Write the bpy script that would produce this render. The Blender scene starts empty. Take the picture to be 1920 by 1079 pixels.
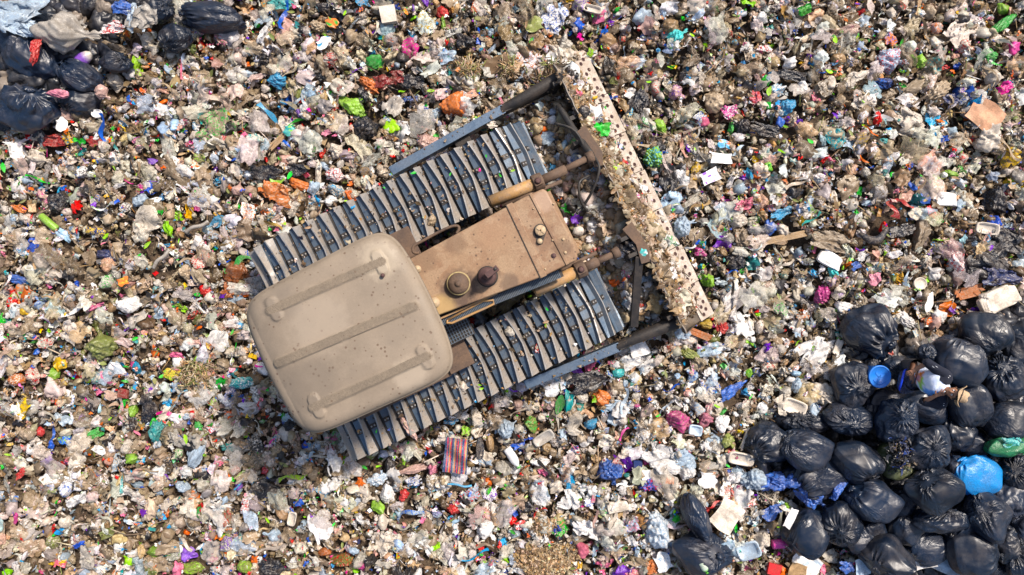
import bpy, math, random
import numpy as np
from mathutils import Vector, Matrix

R = np.random.default_rng(7)
random.seed(7)
CAMH, FPX = 12.0, 1440.0            # camera height and focal length in photo pixels
C = bpy.context.scene.collection

def W(px, py, z=0.0):               # pixel + height -> world x, y
    return ((px - 960) * (CAMH - z) / FPX, (539.5 - py) * (CAMH - z) / FPX)

def S(px, z=0.0):                   # pixel length -> metres at height z
    return px * (CAMH - z) / FPX

def Hgt(x, y):                      # the rolling surface of the dump
    x = np.asarray(x, float); y = np.asarray(y, float)
    h = (0.07 * np.sin(1.1 * x + 0.7 * y + 1.0) + 0.06 * np.sin(-0.8 * x + 1.7 * y + 2.2)
         + 0.05 * np.sin(2.6 * x - 1.3 * y) + 0.04 * np.sin(2.1 * y + 3.1 * x + 4.0)
         + 0.025 * np.sin(5.3 * x + 1.9 * y) + 0.025 * np.sin(4.7 * y - 2.2 * x + 1.0))
    d = np.sqrt(((x + 0.3) / 4.2) ** 2 + ((y + 0.1) / 3.2) ** 2)
    f = np.clip((d - 0.6) / 0.5, 0, 1)
    return 0.05 + h * f * 1.1

# ------------------------------------------------------------------ materials
MATS = {}
def new_mat(name):
    m = bpy.data.materials.new(name); m.use_nodes = True
    nt = m.node_tree; nt.nodes.clear()
    return m, nt, nt.nodes.new, nt.links.new

def mixrgb(nt, fac, a, b, mode='MIX'):
    n = nt.nodes.new('ShaderNodeMix'); n.data_type = 'RGBA'; n.blend_type = mode
    for sock, v in ((n.inputs[0], fac), (n.inputs[6], a), (n.inputs[7], b)):
        if isinstance(v, (int, float)): sock.default_value = v
        elif isinstance(v, tuple): sock.default_value = (*v[:3], 1)
        else: nt.links.new(v, sock)
    return n.outputs[2]

def noise(nt, vec, scale, detail=4, rough=0.55, dist=0.0):
    n = nt.nodes.new('ShaderNodeTexNoise')
    n.inputs['Scale'].default_value = scale; n.inputs['Detail'].default_value = detail
    n.inputs['Roughness'].default_value = rough; n.inputs['Distortion'].default_value = dist
    if vec is not None: nt.links.new(vec, n.inputs['Vector'])
    return n

def ramp(nt, fac, stops):
    n = nt.nodes.new('ShaderNodeValToRGB'); nt.links.new(fac, n.inputs[0])
    el = n.color_ramp.elements
    while len(el) < len(stops): el.new(0.5)
    for e, (p, c) in zip(el, stops):
        e.position = p; e.color = (c, c, c, 1) if isinstance(c, (int, float)) else (*c, 1)
    return n.outputs[0]

def mat_litter(name, rough=0.42, transl=0.18, dirt=0.55, bump=0.35, spec=0.5):
    m, nt, N, Lk = new_mat(name)
    out = N('ShaderNodeOutputMaterial'); b = N('ShaderNodeBsdfPrincipled')
    geo = N('ShaderNodeNewGeometry')
    pos = geo.outputs['Position']
    a1 = N('ShaderNodeAttribute'); a1.attribute_name = 'col'
    a2 = N('ShaderNodeAttribute'); a2.attribute_name = 'col2'
    n1 = noise(nt, pos, 24, 3, 0.55, 1.6)
    st = ramp(nt, n1.outputs[0], [(0.52, 0.0), (0.56, 1.0)])
    mul = N('ShaderNodeMath'); mul.operation = 'MULTIPLY'
    Lk(st, mul.inputs[0]); Lk(a2.outputs['Alpha'], mul.inputs[1])
    c = mixrgb(nt, mul.outputs[0], a1.outputs['Color'], a2.outputs['Color'])
    n2 = noise(nt, pos, 7, 6, 0.65)
    d = ramp(nt, n2.outputs[0], [(0.42, 0.0), (0.66, dirt)])
    m2 = N('ShaderNodeMath'); m2.operation = 'MULTIPLY'
    Lk(d, m2.inputs[0]); Lk(a1.outputs['Alpha'], m2.inputs[1])
    c = mixrgb(nt, m2.outputs[0], c, (0.15, 0.10, 0.055))
    n3 = noise(nt, pos, 60, 3, 0.6)
    c = mixrgb(nt, 1.0, c, ramp(nt, n3.outputs[0], [(0.3, 0.78), (0.65, 1.15)]), 'MULTIPLY')
    Lk(c, b.inputs['Base Color'])
    b.inputs['Roughness'].default_value = rough
    b.inputs['Specular IOR Level'].default_value = spec
    bp = N('ShaderNodeBump'); bp.inputs['Strength'].default_value = bump; bp.inputs['Distance'].default_value = 0.03
    n4 = noise(nt, pos, 26, 3, 0.6, 0.6)
    ab = N('ShaderNodeMath'); ab.operation = 'SUBTRACT'; ab.inputs[1].default_value = 0.5; Lk(n4.outputs[0], ab.inputs[0])
    ab2 = N('ShaderNodeMath'); ab2.operation = 'ABSOLUTE'; Lk(ab.outputs[0], ab2.inputs[0])
    Lk(ab2.outputs[0], bp.inputs['Height']); Lk(bp.outputs[0], b.inputs['Normal'])
    if transl > 0:
        tr = N('ShaderNodeBsdfTranslucent'); Lk(c, tr.inputs[0]); Lk(bp.outputs[0], tr.inputs['Normal'])
        mx = N('ShaderNodeMixShader'); mx.inputs[0].default_value = transl
        Lk(b.outputs[0], mx.inputs[1]); Lk(tr.outputs[0], mx.inputs[2]); Lk(mx.outputs[0], out.inputs[0])
    else:
        Lk(b.outputs[0], out.inputs[0])
    MATS[name] = m
    return m

def mat_black_bag():
    m, nt, N, Lk = new_mat('black_bin_liner')
    out = N('ShaderNodeOutputMaterial'); b = N('ShaderNodeBsdfPrincipled')
    a1 = N('ShaderNodeAttribute'); a1.attribute_name = 'col'
    pa = N('ShaderNodeAttribute'); pa.attribute_name = 'pleat'      # cos, sin round the knot and distance from it
    geo = N('ShaderNodeNewGeometry'); pos = geo.outputs['Position']
    n2 = noise(nt, pos, 3.5, 6, 0.7)
    c = mixrgb(nt, ramp(nt, n2.outputs[0], [(0.45, 0.0), (0.75, 0.27)]), a1.outputs['Color'], (0.13, 0.10, 0.075))
    n5 = noise(nt, pos, 55, 2, 0.5)
    c = mixrgb(nt, ramp(nt, n5.outputs[0], [(0.75, 0.0), (0.78, 0.3)]), c, (0.35, 0.3, 0.24))
    Lk(c, b.inputs['Base Color'])
    Lk(ramp(nt, n2.outputs[0], [(0.35, 0.34), (0.7, 0.55)]), b.inputs['Roughness'])
    b.inputs['Specular IOR Level'].default_value = 0.6
    n3 = noise(nt, pa.outputs['Vector'], 7, 2, 0.55, 0.3)
    n4 = noise(nt, pos, 4.5, 2, 0.5, 1.4)
    s = N('ShaderNodeMath'); s.operation = 'SUBTRACT'; s.inputs[1].default_value = 0.5; Lk(n4.outputs[0], s.inputs[0])
    s2 = N('ShaderNodeMath'); s2.operation = 'ABSOLUTE'; Lk(s.outputs[0], s2.inputs[0])
    b1 = N('ShaderNodeBump'); b1.inputs['Strength'].default_value = 0.6; b1.inputs['Distance'].default_value = 0.05
    Lk(s2.outputs[0], b1.inputs['Height'])
    nm = noise(nt, pos, 2.6, 1, 0.5); mk = ramp(nt, nm.outputs[0], [(0.42, 0.06), (0.66, 0.65)]); Lk(mk, b1.inputs['Strength'])
    b2 = N('ShaderNodeBump'); Lk(mk, b2.inputs['Strength']); b2.inputs['Distance'].default_value = 0.06
    Lk(n3.outputs[0], b2.inputs['Height']); Lk(b1.outputs[0], b2.inputs['Normal'])
    Lk(b2.outputs[0], b.inputs['Normal']); Lk(b.outputs[0], out.inputs[0])
    MATS['black'] = m

def mat_simple(name, base, *A, grain=1.0, **K):
    return _mat_simple(name, base, *A, grain=grain, **K)
def _mat_simple(name, base, rough=0.5, metal=0.0, dust=(0.30, 0.23, 0.16), dust_amt=0.5, dscale=3.0, spots=0.0, bump=0.15, bscale=30, second=None, spec=0.5, grain=1.0):
    m, nt, N, Lk = new_mat(name)
    out = N('ShaderNodeOutputMaterial'); b = N('ShaderNodeBsdfPrincipled')
    tc = N('ShaderNodeTexCoord'); pos = tc.outputs['Object']
    n1 = noise(nt, pos, dscale, 7, 0.68)
    c = base
    if second is not None:
        n0 = noise(nt, pos, dscale * 1.7, 6, 0.7, 0.4)
        c = mixrgb(nt, ramp(nt, n0.outputs[0], [(0.5, 0.0), (0.56, 1.0)]), base, second)
    c = mixrgb(nt, ramp(nt, n1.outputs[0], [(0.35, 0.0), (0.7, dust_amt)]), c, dust)
    n2 = noise(nt, pos, 45, 3, 0.6)
    c = mixrgb(nt, 1.0, c, ramp(nt, n2.outputs[0], [(0.3, 1 - .15 * grain), (0.7, 1 + .12 * grain)]), 'MULTIPLY')
    if spots > 0:
        v = N('ShaderNodeTexVoronoi'); v.inputs['Scale'].default_value = 14; Lk(pos, v.inputs['Vector'])
        n6 = noise(nt, pos, 4, 2)
        th = N('ShaderNodeMath'); th.operation = 'MULTIPLY'; Lk(v.outputs['Distance'], th.inputs[0])
        mm = ramp(nt, n6.outputs[0], [(0.35, 2.4), (0.6, 0.9)]); Lk(mm, th.inputs[1])
        c = mixrgb(nt, ramp(nt, th.outputs[0], [(0.15, spots), (0.21, 0.0)]), c, (0.09, 0.05, 0.03))
    if isinstance(c, tuple): b.inputs['Base Color'].default_value = (*c, 1)
    else: Lk(c, b.inputs['Base Color'])
    r = ramp(nt, n1.outputs[0], [(0.35, rough), (0.7, min(1, rough + 0.35))]); Lk(r, b.inputs['Roughness'])
    if metal > 0:
        Lk(ramp(nt, n1.outputs[0], [(0.35, metal), (0.7, metal * (1 - dust_amt))]), b.inputs['Metallic'])
    b.inputs['Specular IOR Level'].default_value = spec
    bp = N('ShaderNodeBump'); bp.inputs['Strength'].default_value = bump; bp.inputs['Distance'].default_value = 0.01
    n3 = noise(nt, pos, bscale, 5, 0.7); Lk(n3.outputs[0], bp.inputs['Height']); Lk(bp.outputs[0], b.inputs['Normal'])
    Lk(b.outputs[0], out.inputs[0]); MATS[name] = m
    return m

def mat_soil():
    m, nt, N, Lk = new_mat('soil')
    out = N('ShaderNodeOutputMaterial'); b = N('ShaderNodeBsdfPrincipled')
    geo = N('ShaderNodeNewGeometry'); pos = geo.outputs['Position']
    n1 = noise(nt, pos, 9, 8, 0.75); n2 = noise(nt, pos, 40, 4, 0.7)
    c = mixrgb(nt, ramp(nt, n1.outputs[0], [(0.35, 0.0), (0.65, 1.0)]), (0.03, 0.022, 0.015), (0.13, 0.085, 0.05))
    c = mixrgb(nt, ramp(nt, n2.outputs[0], [(0.55, 0.0), (0.7, 0.8)]), c, (0.26, 0.2, 0.13))
    Lk(c, b.inputs['Base Color']); b.inputs['Roughness'].default_value = 0.9
    bp = N('ShaderNodeBump'); bp.inputs['Distance'].default_value = 0.08; Lk(n1.outputs[0], bp.inputs['Height']); Lk(bp.outputs[0], b.inputs['Normal'])
    Lk(b.outputs[0], out.inputs[0]); MATS['soil'] = m

mat_litter('litter'); mat_litter('clean_litter', 0.35, 0.12, 0.35, 0.25)
mat_litter('film', 0.33, 0.3, 0.4, 0.4, 0.6)
mat_litter('hard_litter', 0.6, 0.0, 0.6, 0.05, 0.4)
mat_black_bag(); mat_soil()
def mat_clear():
    m, nt, N, Lk = new_mat('clear_film'); out = N('ShaderNodeOutputMaterial'); b = N('ShaderNodeBsdfPrincipled'); a1 = N('ShaderNodeAttribute'); a1.attribute_name = 'col'
    geo = N('ShaderNodeNewGeometry'); n1 = noise(nt, geo.outputs['Position'], 18, 4, .6, .8); Lk(a1.outputs['Color'], b.inputs['Base Color']); b.inputs['Roughness'].default_value = .22
    s = N('ShaderNodeMath'); s.operation = 'SUBTRACT'; s.inputs[1].default_value = 0.5; Lk(n1.outputs[0], s.inputs[0]); s2 = N('ShaderNodeMath'); s2.operation = 'ABSOLUTE'; Lk(s.outputs[0], s2.inputs[0])
    bp = N('ShaderNodeBump'); bp.inputs['Strength'].default_value = .5; bp.inputs['Distance'].default_value = .03; Lk(s2.outputs[0], bp.inputs['Height']); Lk(bp.outputs[0], b.inputs['Normal'])
    tr = N('ShaderNodeBsdfTransparent'); mx = N('ShaderNodeMixShader'); Lk(ramp(nt, n1.outputs[0], [(.35, .35), (.65, .72)]), mx.inputs[0]); Lk(tr.outputs[0], mx.inputs[1]); Lk(b.outputs[0], mx.inputs[2]); Lk(mx.outputs[0], out.inputs[0]); MATS['clear_film'] = m
mat_clear()

# ------------------------------------------------------------------ mesh helpers
def ico(sub):
    t = (1 + 5 ** 0.5) / 2
    v = [(-1, t, 0), (1, t, 0), (-1, -t, 0), (1, -t, 0), (0, -1, t), (0, 1, t), (0, -1, -t), (0, 1, -t), (t, 0, -1), (t, 0, 1), (-t, 0, -1), (-t, 0, 1)]
    f = [(0,11,5),(0,5,1),(0,1,7),(0,7,10),(0,10,11),(1,5,9),(5,11,4),(11,10,2),(10,7,6),(7,1,8),(3,9,4),(3,4,2),(3,2,6),(3,6,8),(3,8,9),(4,9,5),(2,4,11),(6,2,10),(8,6,7),(9,8,1)]
    v = [list(np.array(p) / np.linalg.norm(p)) for p in v]
    for _ in range(sub):
        mid, nf = {}, []
        def mp(a, b):
            k = (min(a, b), max(a, b))
            if k not in mid:
                p = (np.array(v[a]) + np.array(v[b])) / 2; v.append(list(p / np.linalg.norm(p))); mid[k] = len(v) - 1
            return mid[k]
        for a, b, c in f:
            x, y, z = mp(a, b), mp(b, c), mp(c, a)
            nf += [(a, x, z), (b, y, x), (c, z, y), (x, y, z)]
        f = nf
    return np.array(v), np.array(f, np.int32)
ICO = {i: ico(i) for i in range(1, 5)}

def grid(n, m):
    u, v = np.meshgrid(np.linspace(-1, 1, n), np.linspace(-1, 1, m), indexing='ij')
    p = np.stack([u.ravel(), v.ravel(), 0 * u.ravel()], 1)
    i, j = np.meshgrid(np.arange(n - 1), np.arange(m - 1), indexing='ij')
    a = (i * m + j).ravel(); b = a + m; c = b + 1; d = a + 1
    alt = ((i + j) % 2 == 0).ravel()
    t1 = np.where(alt[:, None], np.stack([a, b, c], 1), np.stack([a, b, d], 1))
    t2 = np.where(alt[:, None], np.stack([a, c, d], 1), np.stack([b, c, d], 1))
    return p, np.concatenate([t1, t2]).astype(np.int32)

def crease(p, rng, n=7, f0=1.6, f1=6.5, amp=0.16):
    d = np.zeros(len(p))
    for i in range(n):
        f = rng.uniform(f0, f1); k = rng.normal(size=3); k /= np.linalg.norm(k)
        w = p @ k * f + 0.7 * np.sin(p @ rng.normal(size=3) * 1.7 + rng.uniform(0, 6)) + rng.uniform(0, 6)
        d += amp * (1.6 / f) ** 0.75 * (np.abs(np.sin(w)) - 0.62) * (-1 if rng.random() < 0.72 else 1)
    return d

def sh_lump(rng, sub=3, style='c'):
    v, f = ICO[sub]; p = v.copy()
    if style == 'h':                               # crushed: flat facets that meet in sharp edges
        n = 11 + 3 * sub; nn = rng.normal(size=(n, 3)) * np.array([1, 1, .8]); nn /= np.linalg.norm(nn, axis=1)[:, None]; dd = rng.uniform(.45, 1.0, n)
        r = np.min(dd[None] / np.clip(p @ nn.T, .12, None), 1); p = p * np.clip(r, .2, 1.7)[:, None]
        p = p * (1 + crease(v, rng, 5, 2, 3 + 2 * sub, .16) + (crease(v, rng, 9, 5, 15, .2) if sub > 2 else 0))[:, None]
        p[:, 2] = np.where(p[:, 2] < 0, p[:, 2] * .35, p[:, 2]); p[:, :2] /= np.abs(p[:, :2]).max(0)[None]; p[:, 2] /= p[:, 2].max()
        return p, f
    amp = {'c': 0.30, 'k': 0.2, 'r': 0.13, 'p': 0.2}[style]
    d = crease(p, rng, 8, 1.5, 3.5 + 2.2 * sub, amp) + (crease(p, rng, 9, 5, 15, amp * .9) if sub > 2 else 0)
    lob = 0.22 * np.sin(p @ rng.normal(size=3) * 2 + rng.uniform(0, 6))
    p = p * (1 + d + lob * (0.4 if style == 'r' else 1))[:, None]
    if style == 'k':                               # a gathered neck with a flaring end
        x = p[:, 0]; t = np.clip((x - 0.35) / 0.5, 0, 1)
        neck = 1 - 0.82 * np.sin(np.clip(t, 0, 1) * math.pi * 0.72) ** 1.2
        th = np.arctan2(p[:, 2], p[:, 1]); pl = 1 + 0.12 * np.clip(x + 0.4, 0, 1) * np.abs(np.sin(th * 4 + rng.uniform(0, 3)))
        p[:, 1] *= neck * pl; p[:, 2] *= neck * pl
        p[:, 0] = np.where(x > 0.35, 0.35 + (x - 0.35) * 1.5, x)
        p[:, 1] += 0.25 * t * rng.uniform(-1, 1)
        p[:, 0] -= 0.2
    p[:, 2] = np.where(p[:, 2] < 0, p[:, 2] * 0.35, p[:, 2])
    p[:, :2] /= np.abs(p[:, :2]).max(0)[None]; p[:, 2] /= p[:, 2].max()
    return p, f

def sh_film(rng, n=7, fold=0.5, ragged=0.35):
    p, f = grid(n, n); u, v = p[:, 0].copy(), p[:, 1].copy()
    r = np.maximum(np.abs(u), np.abs(v)) + 1e-9; th = np.arctan2(v, u)
    rr = 1 + ragged * (0.5 * np.sin(2 * th + rng.uniform(0, 6)) + 0.5 * np.sin(3 * th + rng.uniform(0, 6)) + 0.45 * np.sin(5 * th + rng.uniform(0, 6)))
    k = rng.uniform(0.3, 1.0); rad = np.sqrt(u * u + v * v) + 1e-9
    sc = (k + (1 - k) * r / rad) * (1 + (rr - 1) * r)
    p[:, 0] *= sc; p[:, 1] *= sc
    q = p.copy()
    z = crease(q, rng, 6, 1.2, 5.5, 0.55 * fold) + 0.2 * fold * rng.normal(size=len(p)) * 0.4
    z += 0.25 * fold * rng.uniform(-1, 1) * p[:, 0] + 0.35 * fold * (1 - rad ** 2 * 0.6)
    p[:, 2] = z
    p[:, 0] += 0.14 * np.sin(3.3 * z + 4 * v); p[:, 1] += 0.14 * np.sin(3.7 * z + 4 * u)
    p[:, :2] /= np.abs(p[:, :2]).max(0)[None]; p[:, 2] -= p[:, 2].min(); p[:, 2] /= max(p[:, 2].max(), 1e-3)
    return p, f

def sh_strip(rng, n=9):
    p, f = grid(n, 3); u = p[:, 0].copy(); v = p[:, 1].copy()
    a = rng.uniform(-1.5, 1.5); b = rng.uniform(-1, 1)
    x = u; y = a * 0.3 * (u * u - 0.4) + b * 0.25 * np.sin(3 * u) + v * (0.13 + 0.05 * np.sin(5 * u + 1))
    z = 0.5 + 0.4 * np.sin(3 * u + rng.uniform(0, 6)) + 0.25 * v * np.sin(2.5 * u + rng.uniform(0, 6))
    p = np.stack([x, y, z], 1); p[:, 2] -= p[:, 2].min(); p[:, 2] /= p[:, 2].max()
    return p, f

BOXF = np.array([(0,2,1),(0,3,2),(4,5,6),(4,6,7),(0,1,5),(0,5,4),(1,2,6),(1,6,5),(2,3,7),(2,7,6),(3,0,4),(3,4,7)], np.int32)
def sh_box(rng=None, j=0.0):
    p = np.array([(-1,-1,0),(1,-1,0),(1,1,0),(-1,1,0),(-1,-1,1),(1,-1,1),(1,1,1),(-1,1,1)], float)
    if j: p[:, :2] += rng.uniform(-j, j, (8, 2)); p[4:, 2] += rng.uniform(-j, 0, 4)
    return p, BOXF.copy()

def sh_leaf(rng):
    p, f = grid(7, 3); u = p[:, 0]; w = np.clip(1 - u * u, 0.02, 1) ** 0.8 * (1 - 0.25 * u)
    bend = rng.uniform(-0.3, 0.3)
    q = np.stack([u, p[:, 1] * w + bend * u * u, 0.5 + 0.3 * np.abs(p[:, 1]) * w + 0.3 * u * u], 1)
    return q, f

def sh_lathe(profile, seg=20, cap=True):            # profile of (radius, z)
    v, f = [], []
    for r, z in profile:
        for s in range(seg):
            a = 2 * math.pi * s / seg; v.append((r * math.cos(a), r * math.sin(a), z))
    for i in range(len(profile) - 1):
        for s in range(seg):
            a = i * seg + s; b = i * seg + (s + 1) % seg; f += [(a, b, b + seg), (a, b + seg, a + seg)]
    v.append((0, 0, profile[0][1])); v.append((0, 0, profile[-1][1])); n = len(v)
    for s in range(seg):
        f.append((n - 2, (s + 1) % seg, s)); k = (len(profile) - 1) * seg
        f.append((n - 1, k + s, k + (s + 1) % seg))
    return np.array(v, float), np.array(f, np.int32)

def build_mesh(name, P, F, cols=None, cols2=None, mats=None, mi=None, smooth=True, flat_faces=None, pleat=None):
    me = bpy.data.meshes.new(name)
    P = np.asarray(P, np.float32); F = np.asarray(F, np.int32)
    me.vertices.add(len(P)); me.vertices.foreach_set('co', P.ravel())
    me.loops.add(F.size); me.loops.foreach_set('vertex_index', F.ravel())
    me.polygons.add(len(F)); me.polygons.foreach_set('loop_start', np.arange(0, F.size, F.shape[1], dtype=np.int32))
    if not smooth: sm = np.zeros(len(F), bool)
    elif flat_faces is not None: sm = ~flat_faces
    else: sm = np.ones(len(F), bool)
    me.update(calc_edges=True)
    me.polygons.foreach_set('use_smooth', sm)
    if mi is not None: me.polygons.foreach_set('material_index', np.asarray(mi, np.int32))
    for nm, c in (('col', cols), ('col2', cols2)):
        if c is not None:
            c = np.asarray(c, np.float32)
            if c.ndim == 1: c = np.tile(c, (len(P), 1))
            a = me.attributes.new(nm, 'FLOAT_COLOR', 'POINT'); a.data.foreach_set('color', c.ravel())
    if pleat is not None:
        a = me.attributes.new('pleat', 'FLOAT_VECTOR', 'POINT'); a.data.foreach_set('vector', np.asarray(pleat, np.float32).ravel())
    for m in (mats or []): me.materials.append(MATS[m] if isinstance(m, str) else m)
    me.update()
    return me

def link(name, me, parent=None, loc=(0, 0, 0), rz=0.0):
    o = bpy.data.objects.new(name, me); C.objects.link(o)
    o.location = loc; o.rotation_euler = (0, 0, rz)
    if parent is not None: o.parent = parent
    return o

def tag(o, label=None, cat=None, group=None, kind=None):
    if label: o['label'] = label
    if cat: o['category'] = cat
    if group: o['group'] = group
    if kind: o['kind'] = kind
    return o

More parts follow.
